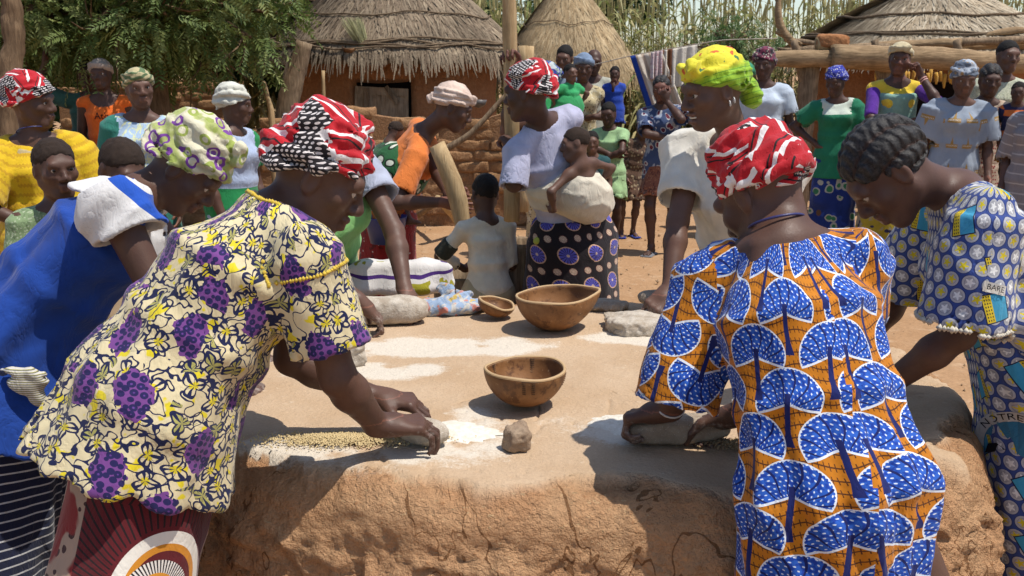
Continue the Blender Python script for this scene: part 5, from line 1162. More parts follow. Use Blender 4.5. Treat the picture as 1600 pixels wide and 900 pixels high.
# ------------------------------------------------------------------ the women at the platform
random.seed(9); VF = .0055
def project_print(ob, root, P2, F2, c, n, right, mat, name, off=.0022, up=None):
    """lays a flat printed shape onto the cloth it is printed on"""
    from mathutils.bvhtree import BVHTree
    me = ob.data; V = [v.co + root.location for v in me.vertices]; tr = BVHTree.FromPolygons(V, [tuple(p.vertices) for p in me.polygons])
    n = nrm(n); right = nrm(np.asarray(right) - n * np.dot(right, n)); up = np.cross(n, right); out = []
    for x, y in P2:
        o = np.asarray(c) + right * x + up * y + n * .25; h = tr.ray_cast(Vector(o), Vector(-n), .6)
        out.append(np.array(h[0]) + n * off if h[0] is not None else o - n * .25)
    mb = MB(); mb.add(np.array(out), np.array(F2)); return mb.build(name, mat, root, False)
def text_mesh(txt, size):
    cu = bpy.data.curves.new('t', 'FONT'); cu.body = txt; cu.size = size; cu.resolution_u = 2; o = bpy.data.objects.new('t', cu); COL.objects.link(o)
    dg = bpy.context.evaluated_depsgraph_get(); me = o.evaluated_get(dg).to_mesh(); me.calc_loop_triangles()
    P = np.array([v.co[:2] for v in me.vertices]); F = np.array([t.vertices[:] for t in me.loop_triangles]); o.evaluated_get(dg).to_mesh_clear(); bpy.data.objects.remove(o); bpy.data.curves.remove(cu); return P, F
def beads(p, name, pts, r, mat, parent=None):
    mb = MB(); b = np.array([[1, 0, 0], [-1, 0, 0], [0, 1, 0], [0, -1, 0], [0, 0, 1], [0, 0, -1]], float); F = np.array([[0, 2, 4], [2, 1, 4], [1, 3, 4], [3, 0, 4], [2, 0, 5], [1, 2, 5], [3, 1, 5], [0, 3, 5]])
    for q in pts: mb.add(b * r * np.random.uniform(.8, 1.2) + q, F)
    o = mb.build(name, mat, p.root, True); o['kind'] = 'stuff'; return o
def loop_on(ob, root, pts, n=80):
    """moves points to the nearest place on a garment, for trims that follow its edges"""
    from mathutils.bvhtree import BVHTree
    me = ob.data; tr = BVHTree.FromPolygons([v.co + root.location for v in me.vertices], [tuple(p.vertices) for p in me.polygons]); return [np.array(tr.find_nearest(Vector(q))[0]) for q in pts]
def circ(c, ax, r, n=60, ph=0.0):
    ax = nrm(ax); a = nrm(np.cross(ax, [.31, .85, .42])); b = np.cross(ax, a); t = np.linspace(0, 2 * np.pi, n, endpoint=False) + ph; return c + r * (np.cos(t)[:, None] * a + np.sin(t)[:, None] * b)
M_LACEY = plain('yellow_lace', (.60, .42, .05)); M_LACEW = plain('cream_lace', (.62, .56, .45)); M_GOLD = Tree('gold', .3, .5).out((.6, .4, .12)); M_SILVER = Tree('silver_bangle', .25, .6).out((.5, .48, .46)); M_BEADS = Tree('dark_beads', .4, .4).out((.03, .03, .12)); M_RUBBER = Tree('sandal_rubber', .7, .3).out((.05, .05, .06))
BLUE = plain('royal_blue_cloth', (.010, .048, .26), .4, .15, 14); WHITE = plain('white_cotton', (.66, .62, .54), .3); NAVYST = stripes('navy_stripe_cloth', [(0, (.012, .016, .045)), (.68, (.55, .55, .56)), (.86, (.012, .016, .045))], .026, 1, .006)
LIGHTW = plain('grey_white_lace', (.58, .56, .54), .3, .06, 40)
# 2: grape print blouse, near left
p = Person('person in a grape print blouse and red and black headwrap, kneading flour with both hands', (-.92, 1.72), 1.66, 74, 45, neck=PY(424, 334, 2.10), pelvis=PY(240, 624, 1.97), head=PY(498, 276, 2.14), hyaw=82, hpitch=30, vox=VF, skin=0, girth=1.08, hs=1.0)
p.sh[1] = PY(476, 396, 1.97); p.sh[0] = PY(452, 352, 2.26)
p.setarm(1, PY(590, 664, 2.08), elbow=PY(528, 590, 1.98), D=(.93, .30, -.10), N=(0.1, .1, -1), curl='stone').setarm(0, PY(580, 620, 2.24), elbow=PY(455, 560, 2.22), D=(.95, -.05, -.12), N=(.1, 0, -1), curl='stone'); p.dusty = MZ + .03; p.body()
b2 = p.top(GRAPES, hem=.15, flare=1.10, hemk=1.20, loose=.032, sleeve=(.72, 1.5, 1.95), neck=(.078, .06), down=-p.ax * .72 - UP * .42, name='blouse', fold=.008, ref=p.BF, vox=.0095, pleats=(9, .006))
p.skirt(EYES, hem=.10, flare=1.15, loose=.004, top=-.01, vox=.014, fold=.008, ref=p.BR * .9 + p.BF * .45); p.wrap(RED1, 'turban', .97, knot=(-.02, -.10, .06), vox=.0058, fold=.015, seed=2, height=1.10)
nk = circ(p.neck + p.ax * .012 + p.BF * .02, p.ax, .082, 70); beads(p, 'collar_trim', loop_on(b2, p.root, nk), .0065, M_LACEY)
A = p.arm[1]; d_ = nrm(A['e'] - p.sh[1]); beads(p, 'sleeve_trim', loop_on(b2, p.root, circ(p.sh[1] + d_ * .035 - p.BR * .0, d_, .095, 74)), .0055, M_LACEY)
# 3: tree print dress, near right
p = Person('person in an orange dress printed with blue trees and a red headwrap, seen from behind', (1.02, 1.62), 1.66, -16, 30, neck=PY(1220, 372, 2.00), pelvis=PY(1312, 770, 1.80), head=PY(1190, 306, 2.09), hyaw=-38, hpitch=38, vox=VF, skin=0, girth=1.0, hs=1.0)
p.sh[0] = PY(1108, 432, 2.06)
p.setarm(0, PY(1046, 640, 2.13), elbow=PY(1078, 548, 2.02), D=(-.80, .35, -.30), N=(-.35, .05, -1), curl='grip').setarm(1, PY(1150, 648, 2.14), elbow=PY(1300, 560, 2.10), D=(-.45, .65, -.45), N=(-.2, -.2, -1), curl='grip'); p.dusty = MZ + .03; p.body()
b3 = p.top(TREES, hem=.74, flare=1.14, loose=.026, sleeve=(1.0, 1.5, 2.05), neck=(.092, .045), down=(-.02, -.04, -1), name='dress', pleats=(11, .010), fold=.010, fs=7, ref=p.BF, vox=.0095, neckfwd=-.005)
p.wrap(RED2, 'turban', .93, knot=(.02, -.09, .10), vox=.0060, fold=.014, seed=11, height=1.12); p.ring('necklace', p.neck + p.ax * .035 + p.BF * .004, p.ax, .056, .0028, M_BEADS, 30)
A = p.arm[0]; p.ring('bracelet', A['w'] - nrm(A['w'] - A['e']) * .012, A['w'] - A['e'], .032, .0025, M_SILVER); A = p.arm[1]; p.ring('bracelet', A['w'] - nrm(A['w'] - A['e']) * .012, A['w'] - A['e'], .032, .0025, M_SILVER)
# 4: star print dress, right
p = Person('person with cornrow hair in a dress printed with stars in circles, bending low', (1.42, 2.38), 1.66, -84, 60, neck=PY(1490, 292, 2.44), pelvis=PY(1640, 590, 2.36), head=PY(1388, 268, 2.40), hyaw=-84, hpitch=52, vox=VF, skin=0, hs=1.02)
p.setarm(0, PY(1372, 612, 2.36), pole=(.5, -.5, -.3), D=(-.7, 0, -.6), N=(-.6, 0, -1), curl='stone').setarm(1, PY(1330, 560, 2.66), pole=(.3, .6, -.3), D=(-.8, 0, -.6), N=(-.6, 0, -1), curl='stone'); p.dusty = MZ + .03; p.body()
b4 = p.top(STARS, hem=.80, flare=1.22, loose=.030, sleeve=(.92, 1.8, 2.5), neck=(.105, .07), down=(.05, 0, -1), name='dress', pleats=(10, .009), fold=.008, fs=7, ref=p.BF, vox=.0095, neckfwd=-.02)
p.hair(HAIR, 'braids', vox=.0045, size=1.03)
A = p.arm[0]; d_ = nrm(A['e'] - p.sh[0]); e_ = p.sh[0] + d_ * p.la[0] * .92
beads(p, 'lace_trim', [q + d_ * .003 for q in loop_on(b4, p.root, circ(e_ + d_ * .02, d_, .045 * p.g * 2.5 - .003, 74))], .0085, M_LACEW)
M_INK = Tree('print_black', .9, .1).out((.015, .014, .016)); M_SKYP = plain('print_blue', (.03, .15, .26)); M_BAND = plain('print_cream', (.50, .47, .42))
cP = PY(1592, 704, 2.26); nP = nrm(np.array([0, 0, CAM_H]) - cP) * np.array([1, 1, .2]); rP = np.array([1., 0, 0])
def arc_band(r0, r1, a0, a1, n=26):
    t = np.linspace(R(a0), R(a1), n); P = np.concatenate([np.stack([r0 * np.cos(t), r0 * np.sin(t)], 1), np.stack([r1 * np.cos(t), r1 * np.sin(t)], 1)]); F = [[i, i + 1, n + i + 1, n + i] for i in range(n - 1)]; return P, F
P_, F_ = arc_band(.001, .082, -20, 200); project_print(b4, p.root, P_, F_, cP, nP, rP, M_SKYP, 'printed_picture'); P_, F_ = arc_band(.080, .104, -10, 190); project_print(b4, p.root, P_, F_, cP, nP, rP, M_BAND, 'printed_band', .0030)
P_, F_ = text_mesh('NOTRE DAME', .023); w_ = P_[:, 0].max(); a_ = R(158) - P_[:, 0] / w_ * R(136); r_ = .0845 + P_[:, 1]; project_print(b4, p.root, np.stack([r_ * np.cos(a_), r_ * np.sin(a_)], 1), F_, cP, nP, rP, M_INK, 'printed_lettering', .0040)
P_ = np.array([[-.075, -.028], [.08, -.028], [.08, .03], [.045, .046], [.03, .012], [-.03, .004], [-.05, .012], [-.07, -.002]]); project_print(b4, p.root, P_, [[0, 1, 2, 4], [2, 3, 4, 4], [0, 4, 5, 5], [0, 5, 6, 7]], cP, nP, rP, M_INK, 'printed_building', .0030)
for tx, uu, vv, sz, rot in (('1001', 1588, 345, .020, 62), ('1001', 1584, 420, .018, -18), ('BARE', 1520, 462, .018, -12)):
    P_, F_ = text_mesh(tx, sz); P_ = P_ - P_.mean(0); c_ = PY(uu, vv, 2.3); ca, sa = math.cos(R(rot)), math.sin(R(rot)); w_, h_ = np.abs(P_).max(0) + .005
    rr_ = lambda Q: np.stack([Q[:, 0] * ca - Q[:, 1] * sa, Q[:, 0] * sa + Q[:, 1] * ca], 1); n_ = np.array([-.15, -1, .35])
    project_print(b4, p.root, rr_(np.array([[-w_, -h_], [w_, -h_], [w_, h_], [-w_, h_]])), [[0, 1, 2, 3]], c_, n_, rP, M_BAND, 'printed_tag', .006); project_print(b4, p.root, rr_(P_), F_, c_, n_, rP, M_INK, 'printed_lettering', .008)
# 5: white blouse, lime headwrap
p = Person('smiling person in a white blouse and lime and yellow headwrap with silver earrings', (.80, 3.78), 1.66, -138, 20, neck=PY(1150, 218, 3.46), pelvis=PY(1185, 440, 3.72), head=PY(1115, 142, 3.36), hyaw=-104, hpitch=14, vox=VF, skin=1, hs=1.02, girth=1.12)
p.smile = 1; p.setarm(1, PY(1046, 452, 3.30), pole=(-.8, .5, 0), D=(-.55, -.55, -.50), N=(-.3, .1, -1), curl='stone').setarm(0, PY(1120, 480, 3.20), pole=(.8, -.3, 0), D=(-.6, -.3, -.5), N=(0, 0, -1), curl='stone'); p.dusty = MZ + .03; p.body()
p.sh[1] = p.sh[1] + p.BR * .03
p.top(WHITE, hem=.16, flare=1.15, loose=.040, sleeve=(.74, 2.0, 1.75), neck=(.080, .095), fold=.008, vox=.008, neckfwd=.045, pleats=(10, .007)); p.skirt(blotch('rust_floral', (.50, .40, .30), (.30, .10, .04), (.45, .22, .06), 24), hem=.15, vox=.018)
p.wrap(LIME, 'scarf', 1.03, knot=(-.05, .075, .095), vox=.0060, fold=.012, seed=4, height=1.08)
S = SDF(); a0 = p.hl(.0, -.115, -.005); S.cap(a0, p.hl(.02, -.135, -.055), .030, .036, k=.02); S.cap(p.hl(.02, -.135, -.045), p.hl(.035, -.145, -.085), .03, .016, k=.02); S.disp(lambda X: (.006 * np.sin(X[:, 2] * 160 + 3 * noise(X, 30)) * .5).astype(np.float32), .005); V, F = S.mesh(.006); o = mesh_obj('headwrap_tail', V, F, LIME, p.root, origin=p.base); at = o.data.attributes.new('loc', 'FLOAT_VECTOR', 'POINT'); at.data.foreach_set('vector', ((V - p.head) @ p.hM).astype(np.float32).ravel())
V, F = lathe([(.001, -.0028), (.019, -.0026), (.019, .0026), (.001, .0028)], 16); V = V * np.array([1, .55, 1]) * p.hk; mesh_obj('teeth', p.head + (V + np.array([0, .0835, -.0635]) * p.hk) @ p.hM.T, F, Tree('tooth', .3, .5).out((.62, .57, .48)), p.root, origin=p.base)
for dx in (0, .016): p.ring('earring', p.hl(-.080, -.010 - dx, -.040 + dx * .4), p.hM[:, 0] * .3 + p.hM[:, 1], .009, .0022, M_SILVER, 14)
# 1: blue dress, ring print turban
p = Person('person in a royal blue dress with white shoulder ruffle and a cream and purple turban', (-1.52, 2.55), 1.66, 86, 55, neck=PY(222, 300, 2.70), pelvis=PY(20, 520, 2.60), head=PY(292, 262, 2.76), hyaw=88, hpitch=48, vox=VF, skin=0, hs=1.0, girth=1.08)
p.sh[1] = PY(186, 338, 2.50)
p.setarm(1, PY(350, 590, 2.56), elbow=PY(246, 462, 2.46), D=(.9, 0, -.4), N=(0, 0, -1), curl='stone').setarm(0, PY(400, 560, 2.85), pole=(-.2, .6, -.3), D=(.9, 0, -.4), N=(0, 0, -1), curl='stone'); p.dusty = MZ + .03; p.body()
p.top(BLUE, hem=.24, flare=1.45, loose=.024, sleeve=(0, 1, 1), neck=(.10, .06), down=(-.15, 0, -1), name='dress', pleats=(7, .012), fold=.008, fs=5, vox=.0085)
p.skirt(NAVYST, hem=.08, flare=1.3, loose=.012, top=-.03, vox=.014); p.wrap(RINGS, 'turban', 1.04, knot=(.02, .07, .13), vox=.0060, fold=.013, seed=21, height=1.10)
T = Tree('ruffle_cloth', .85, .2); u_, v_ = T.uv(); sp_ = T.voro(T.vec(u_, v_), 160) < .18; c_ = T.mix(sp_, (.62, .60, .58), (.50, .48, .48)); c_ = T.mix((v_ > .105) * (v_ < .135), c_, (.014, .075, .40)); RUF = fab(T, c_, .3)
S = SDF(); q0 = p.neck - p.ax * .10; S.etube(q0, p.neck - p.ax * .004, (.195, .145), (.105, .088), p.BR, k=.03, rnd=.01)
for i in (0, 1): d_ = nrm(p.arm[i]['e'] - p.sh[i]); S.etube(p.sh[i] - d_ * .075, p.sh[i] + d_ * .055, (.076, .074), (.108, .094), p.ax, k=.04, rnd=.006)
for i in (0, 1): d_ = nrm(p.arm[i]['e'] - p.sh[i]); S.etube(p.sh[i] - d_ * .005, p.sh[i] + d_ * .10, (.064, .058), (.098, .084), p.ax, k=.006, op='S')
S.etube(q0 - p.ax * .05, q0 + p.ax * .05, (.186, .136), (.145, .11), p.BR, k=.006, op='S'); S.ell(p.neck + p.ax * .025 + p.BF * .012, np.array([.088, .088, .06]), None, k=.01, op='s')
cc_ = p.sh[1].astype(np.float32); S.disp(lambda X: (.010 * np.sin(26 * (X[:, 0] - cc_[0]) - 34 * (X[:, 2] - cc_[2]) + 2.5 * noise(X, 9))).astype(np.float32), .010)
p.cloth('shoulder_ruffle', S, RUF, .0065, [(q0, p.neck, p.BF, .16)], .010, 9)
S = SDF(); c_ = PY(44, 598, 2.40); S.ell(c_, (.050, .028, .030), None); S.ell(c_ + np.array([-.005, -.004, .028]), (.055, .022, .014), rotm((0, 1, 0), 8), k=.008); S.ell(c_ + np.array([.02, 0, -.035]), (.020, .016, .028), None, k=.01); S.disp(lambda X: (.003 * np.sin(60 * X[:, 0] + 110 * X[:, 2] + 5 * noise(X, 30))).astype(np.float32), .005)
p.cloth('tied_bundle', S, stripes('checked_bundle', [(0, (.55, .52, .46)), (.55, (.10, .10, .09)), (.8, (.36, .33, .10))], .006), .0055, [(c_ - UP * .05, c_ + UP * .05, p.BF, .05)], 0)
# 6: lime top, grey sleeve, behind the grape print
LIMEC = plain('lime_cotton', (.20, .44, .14)); GREYS = plain('grey_blue_cotton', (.34, .36, .44))
p = Person('person in a lime green top with grey sleeves, rubbing a large stone, head hidden', (-.62, 3.86), 1.62, 122, 25, neck=PY(520, 272, 3.52), pelvis=PY(492, 430, 3.82), head=PY(490, 232, 3.42), hyaw=130, hpitch=35, vox=.0075, skin=1, hs=.95)
p.setarm(0, PY(632, 452, 3.36), pole=(.8, .5, 0), D=(.42, -.45, -.62), N=(-.45, -.1, -1), curl='stone').setarm(1, PY(560, 470, 3.12), pole=(-.5, -.8, 0), D=(.50, .2, -.55), N=(.3, .2, -1), curl='stone'); p.dusty = MZ + .03; p.body()
p.top(LIMEC, hem=.12, flare=1.15, loose=.02, sleeve=(0, 1, 1), fold=.006, vox=.009); p.skirt(LIMEC, hem=.12, vox=.013); p.wrap(RED4, 'turban', .95, vox=.008, seed=31)
for i in (0, 1):
    S = SDF(); d_ = nrm(p.arm[i]['e'] - p.sh[i]); S.etube(p.sh[i] - d_ * .045, p.sh[i] + d_ * .13, (.060, .060), (.088, .080), p.ax, k=.03); S.etube(p.sh[i] + d_ * .06, p.sh[i] + d_ * .17, (.060, .055), (.082, .074), p.ax, k=.005, op='S'); p.cloth('sleeve', S, GREYS, .008, [(p.sh[i], p.sh[i] + d_ * .1, p.BF, .07)], .006, 12)
# --- cloths lying on the rim of the platform
def m_crumple():
    T = Tree('crumpled_cloth', .85, .2); p = T.pos(); d = T.noise(p, 22, 3, .6, 1.5); c = T.mix(d.step(.42, .5), (.50, .47, .42), (.26, .34, .46)); c = T.mix(T.noise(p, 30, 2).step(.58, .62), c, (.52, .22, .18)); c = T.mix(T.noise(T.vadd(p, (3, 3, 3)), 26, 2).step(.62, .66), c, (.50, .36, .10)); return fab(T, c, .4, 50)
S = SDF(); c0 = PZ(705, 492, MZ) + np.array([0, .04, 0]); rg = np.random.RandomState(3)
for i in range(13):
    a = c0 + np.array([rg.uniform(-.10, .09), rg.uniform(-.05, .06), rg.uniform(.015, .085)]); ang = rg.uniform(0, 180); M_ = rotm((0, 0, 1), ang) @ rotm((1, 0, 0), rg.uniform(-55, 55)); a[2] = max(a[2] - abs(a[0] - c0[0]) * .45, MZ + .02); S.ell(a, (rg.uniform(.04, .065), .013, rg.uniform(.022, .034)), M_, k=.006)
S.ell(c0 + np.array([0, 0, .022]), (.115, .065, .034), None, k=.012); S.ell(c0 + np.array([.12, .03, .022]), (.055, .03, .022), None, k=.012)
S.disp(lambda X: (.006 * (np.sqrt(np.abs(np.sin(45 * X[:, 0] + 60 * X[:, 2] + 4 * noise(X, 18))) + .01) - .7)).astype(np.float32), .006); V, F = S.mesh(.0055); tag(mesh_obj('crumpled_cloth', V, F, m_crumple()), 'crumpled pale blue, red and yellow cloth heaped behind the large hand stone', 'cloth')
T = Tree('striped_wrapper', .85, .2); p_ = T.obj(); x_, y_, z_ = T.sep(p_); w_ = z_ * .9 - y_ * .42 + (T.noise(p_, 10, 2) - .5) * .012; f_ = (w_ / .085).fract(); c_ = T.mix((f_ > .12) * (f_ < .24), (.60, .57, .54), (.06, .02, .15)); c_ = T.mix((T.noise(T.sc(p_, (1, 1, .6)), 14, 2) > .60) * (f_ > .5), c_, (.30, .27, .02)); WRP = fab(T, c_, .3, 30)
c1 = PZ(615, 478, MZ) + np.array([0, .19, 0]); S = SDF(); c1[2] = 0
S.etube(np.array([c1[0], c1[1], .04 + MZ]), np.array([c1[0], c1[1], MZ + .10]), (.205, .085), (.170, .060), (1, .05, 0), k=.02, rnd=.035); S.disp(lambda X: (.006 * noise(X, 16) + .003 * np.sin(X[:, 0] * 60)).astype(np.float32), .008); S.lo[2] = MZ; V, F = S.mesh(.008); ob = mesh_obj('folded_wrapper', V, F, WRP, origin=(c1[0], c1[1], MZ)); ob.location = (c1[0], c1[1], MZ - .002); tag(ob, 'white folded wrapper cloth with purple stripes behind the large hand stone', 'cloth')
# ------------------------------------------------------------------ people in the yard
random.seed(17)
def FIG(label, u, vt, y, yaw, extra=.05, **k):
    """a standing figure whose head top shows at (u, vt) when it stands at depth y"""
    q = PY(u, vt, y); H = max(q[2] - extra, .5); k.setdefault('side', random.uniform(-3.5, 3.5)); k.setdefault('hroll', random.uniform(-8, 8)); k.setdefault('hpitch', random.uniform(-2, 12)); k.setdefault('lean', random.uniform(1, 7)); k.setdefault('step', random.uniform(-.05, .05)); k.setdefault('shrug', random.uniform(-.006, .004)); k.setdefault('hyaw', yaw + random.uniform(-18, 18)); k.setdefault('girth', random.uniform(.93, 1.08)); return Person(label, (q[0], y), H, yaw, **k)
def C(name, c): return plain(name, c, .3)
CRM = plain('cream_jersey', (.62, .55, .43)); KHK = plain('khaki_cotton', (.40, .31, .18)); LAV = plain('lavender_jersey', (.40, .40, .52)); ORG = plain('orange_jersey', (.62, .17, .035)); CREAMW = plain('cream_carrying_cloth', (.60, .54, .43)); PINKW = wrapplain('pale_pink_headcloth', (.58, .44, .36))
LEAFG = blotch('green_leaf_print', (.02, .10, .035), (.55, .58, .48), (.015, .05, .02), 19, .5, .5, outline=(.01, .02, .01)); REDSK = blotch('red_flecked_skirt', (.22, .012, .012), (.45, .40, .36), (.10, .01, .01), 34, .22, .5)
def carrier(w, baby, mat, name='carrying_cloth', big=1.0, vox=.009):
    """cloth tied round the woman and the child on her back"""
    S = SDF(); g = w.g; c = baby.pelvis + w.BF * .02; B = w.BR
    S.ell(c + UP * .01, np.array([.140, .098, .112]) * g * big, np.stack([w.BR, w.BF, UP], 1)); S.ell(c - w.BF * .015 + UP * .06, np.array([.13, .088, .11]) * g * big, np.stack([w.BR, w.BF, UP], 1), k=.05)
    z0 = w.waist + w.ax * .02; z1 = w.waist + w.ax * .10; S.etube(z0, z1, (.172 * g * w.girth, .140 * g * w.girth), (.174 * g * w.girth, .142 * g * w.girth), B, k=.09, rnd=.02)
    S.ell(z1 + w.BF * .13 * g - B * .05, np.array([.035, .022, .03]) * g, None, k=.015)
    cc = c.astype(np.float32); ax_ = UP.astype(np.float32); Bv = B.astype(np.float32)
    S.disp(lambda X: (.008 * (np.sqrt(np.abs(np.sin(((X - cc) @ ax_) * 30 + ((X - cc) @ Bv) * 9 + 3.0 * noise(X, 7) + 1.2 * noise(X, 21))) + .01) - .7)).astype(np.float32), .008)
    return w.cloth(name, S, mat, vox, [(z0 - UP * .1, z1, w.BF, .15)], 0)
def on_back(label, w, mat_hair, H, up, yaw_h, hpitch=10, out=.155, skin=1, vox=.0075, foot=True, right=0.0, curl=None, hroll=0, hs=1.45):
    pel = w.waist - w.BF * out * w.g + UP * up + w.BR * right; b = Person(label, tuple(pel - UP * .30), H, w.yaw, 8, pelvis=pel, neck=pel + w.ax * .295 * H * .8 - w.BF * .015 + UP * .045, hyaw=yaw_h, hpitch=hpitch, hs=hs, hroll=hroll, vox=vox, skin=skin,
               sit=[pel - w.BR * .15 * w.g + w.BF * .16 * w.g - UP * .12, pel + w.BR * .15 * w.g + w.BF * .16 * w.g - UP * .12])
    b.setarm(0, b.sh[0] - w.BR * .06 + w.BF * .03 - UP * .14, pole=-w.BR - UP * .4, D=w.BF - UP * .1, N=w.BR, curl='relax'); b.setarm(1, b.sh[1] + w.BR * .06 + w.BF * .03 - UP * .14, pole=w.BR - UP * .4, D=w.BF - UP * .2, N=-w.BR, curl='relax'); return b
# white T-shirt with a baby on her back, at the tall pestle
p = Person('person in a pale lavender T-shirt and dark pinwheel skirt, pounding with a tall pestle', (.30, 4.78), 1.66, -36, 6, neck=PY(846, 190, 4.60), head=PY(824, 146, 4.52), hyaw=-68, hpitch=8, vox=.0075, skin=2)
p.setarm(0, PY(806, 236, 4.62), elbow=PY(803, 287, 4.47), D=(-.35, .5, .45), N=(-.6, .8, .1), curl='fist').setarm(1, PY(802, 120, 4.70), elbow=PY(794, 206, 4.80), D=(-.05, .1, .6), N=(-.6, -.8, 0), curl='fist'); p.body()
p.top(LAV, hem=.02, loose=.018, bust=.75, sleeve=(.62, 1.35, 1.45), neck=(.082, .05), fold=.005, name='t_shirt', neckfwd=-.005); p.skirt(PINW, hem=.12, flare=1.3, loose=.055, top=.09, vox=.014, fold=.006, ref=p.F)
p.wrap(RED3, 'turban', 1.0, knot=(.01, -.11, -.01), tail=.07, vox=.006, fold=.009, seed=14); WT = p
b = on_back('bare-armed sleeping baby tied on the back in a cream cloth', p, HAIRB, .72, -.03, -95, 8, .155, right=.02, hroll=12); b.body(); b.hair(HAIRB, vox=.007)
carrier(p, b, CREAMW, big=.98, vox=.008)
S = SDF(); a = b.ank[0]; S.ell(a - UP * .012, (.045, .026, .024), rotm((0, 0, 1), 40), k=.01); V, F = S.mesh(.006); mesh_obj('shoe', V, F, plain('yellow_green_shoe', (.42, .42, .06)), b.root, origin=b.base)
# orange shirt at the leaning pestle, baby on her back
p = Person('person in an orange shirt and pale pink headcloth steadying a slanting pestle', (-.74, 5.62), 1.66, 78, 30, neck=PY(660, 206, 5.42), pelvis=PY(606, 322, 5.58), head=PY(708, 168, 5.36), hyaw=86, hpitch=26, vox=.0075, skin=0)
p.setarm(1, PY(694, 316, 5.12), pole=(-.2, -.5, -.8), D=(.85, -.1, -.12), N=(.2, 1, -.1), curl='relax').setarm(0, PY(702, 306, 5.22), pole=(-.1, .5, -.8), D=(.7, -.3, -.2), N=(.2, -1, 0), curl='grip'); p.body()
p.top(ORG, hem=.05, loose=.020, sleeve=(.80, 1.35, 1.5), neck=(.085, .07), fold=.006, name='shirt'); p.skirt(REDSK, hem=.18, flare=1.15, loose=.025, vox=.015)
p.wrap(PINKW, 'scarf', 1.02, knot=(.0, -.115, .0), tail=.09, vox=.006, fold=.007, seed=7)
b = on_back('baby tucked under a green leaf print cloth on the back, only its head showing', p, HAIRB, .62, .0, 60, 30, .10, hs=1.2); b.body(); b.hair(HAIRB); b.top(LEAFG, bust=0, hem=.02, sleeve=(.5, 1.3, 1.3)); carrier(p, b, LEAFG, big=1.15)
bk = PY(607, 345, 5.45); V, F = lathe([(.001, 0), (.085, 0), (.115, .14), (.118, .145), (.110, .14), (.082, .008), (.001, .008)], 28); o = mesh_obj('blue_bucket', V, F, Tree('blue_plastic', .4, .4).out((.01, .03, .16))); o.location = bk + np.array([0, -.12, -.10]); tag(o, 'dark blue plastic bowl held against the red skirt', 'bowl')
# boy in cream
p = FIG('small boy in a cream long-sleeved shirt seen from behind, between the mortars', 762, 278, 4.82, -14, .012, hs=1.22, vox=.0075, hpitch=14, hyaw=-20, lean=5, skin=2, stance=.075, girth=.84)
p.setarm(0, p.L(-.13, .20, .98), pole=(-1, -.1, -.5), D=(.5, .8, .1), curl='relax').setarm(1, p.L(.06, .24, 1.0), pole=(.3, -.2, -1), curl='relax'); p.body(); p.hair(HAIR, vox=.006); p.top(CRM, hem=.10, loose=.014, bust=0, sleeve=(1.7, 1.2, 1.2), neck=(.075, .04), fold=.006, name='shirt', neckfwd=0); p.skirt(KHK, hem=.42 * p.g, flare=1.05, loose=.02, name='shorts')
S = SDF(); A = p.arm[0]; m = p.sh[0] + (A['e'] - p.sh[0]) * .55; S.etube(m, A['e'] - nrm(A['e'] - m) * .012, (.0455, .0455), (.0450, .0450), (0, 1, 0), k=.01, rnd=.005); p.cloth('sleeve_band', S, plain('dark_olive', (.03, .032, .022)), .006, [(m, A['e'], p.BF, .04)], 0)
# centre group by the golden hut
G_C = 'onlookers by the golden hut'
GIR = plain('pale_green_cotton', (.34, .52, .26)); p = FIG('girl in a plain pale green dress with arms folded, standing in the yard', 955, 160, 9.25, 195, .01, hs=1.12, group=G_C, skin=2); p.setarm(0, p.L(.05, .20, 1.02), pole=p.L(-1, 0, .6) - p.base, D=p.Rt, N=-p.F).setarm(1, p.L(-.06, .18, 1.08), pole=p.L(1, 0, .6) - p.base, D=-p.Rt, N=-p.F); p.body(); p.hair(HAIR); p.top(GIR, hem=.08, bust=0, sleeve=(.6, 1.4, 1.6)); p.skirt(GIR, hem=.45, flare=1.3); p.sandals(M_RUBBER)
p = FIG('small child in a dark green shirt peering out beside the pale green dress', 926, 208, 8.7, 180, .01, hs=1.25, group=G_C, skin=1); p.body(); p.hair(HAIR); p.top(plain('dark_teal_shirt', (.02, .07, .075)), hem=.10, bust=0); p.skirt(plain('brown_shorts', (.16, .09, .05)), hem=.3)
BRN = blotch('brown_lattice_print', (.10, .055, .035), (.30, .23, .14), (.05, .03, .02), 36, .5, .5); p = Person('child in a brown patterned wrap half hidden behind the pale green dress', (1.14, 9.75), 1.15, 170, 8, side=-18, hs=1.15, group=G_C); p.body(); p.hair(HAIR); p.top(BRN, hem=.05, bust=0); p.skirt(BRN, hem=.36, top=.1); p.sandals(plain('blue_shoe', (.02, .04, .25)))
GEO = blotch('sand_and_black_print', (.42, .34, .19), (.10, .07, .04), (.50, .44, .30), 44, .4, .5); p = FIG('person in a sand and black print dress and plain blue headcloth, arms crossed', 908, 80, 10.3, 172, .03, group=G_C, hs=1.06); p.setarm(0, p.L(.10, .20, 1.12), D=p.Rt, N=-p.F).setarm(1, p.L(-.10, .22, 1.08), D=-p.Rt, N=-p.F); p.body(); p.top(GEO, hem=.1, neck=(.09, .10)); p.skirt(GEO); p.wrap(wrapplain('steel_blue_headcloth', (.17, .23, .33)), 'scarf', 1.0, knot=None)
p = FIG('man with short hair in a blue shirt behind the sand print dress', 880, 67, 10.9, 190, .01, group=G_C, girth=1.05, skin=1); p.body(); p.hair(HAIR); p.top(plain('dusty_blue_shirt', (.16, .21, .27)), hem=.1, bust=0); p.skirt(plain('grey_trousers', (.12, .11, .10)), hem=.06, flare=1.0, name='trousers')
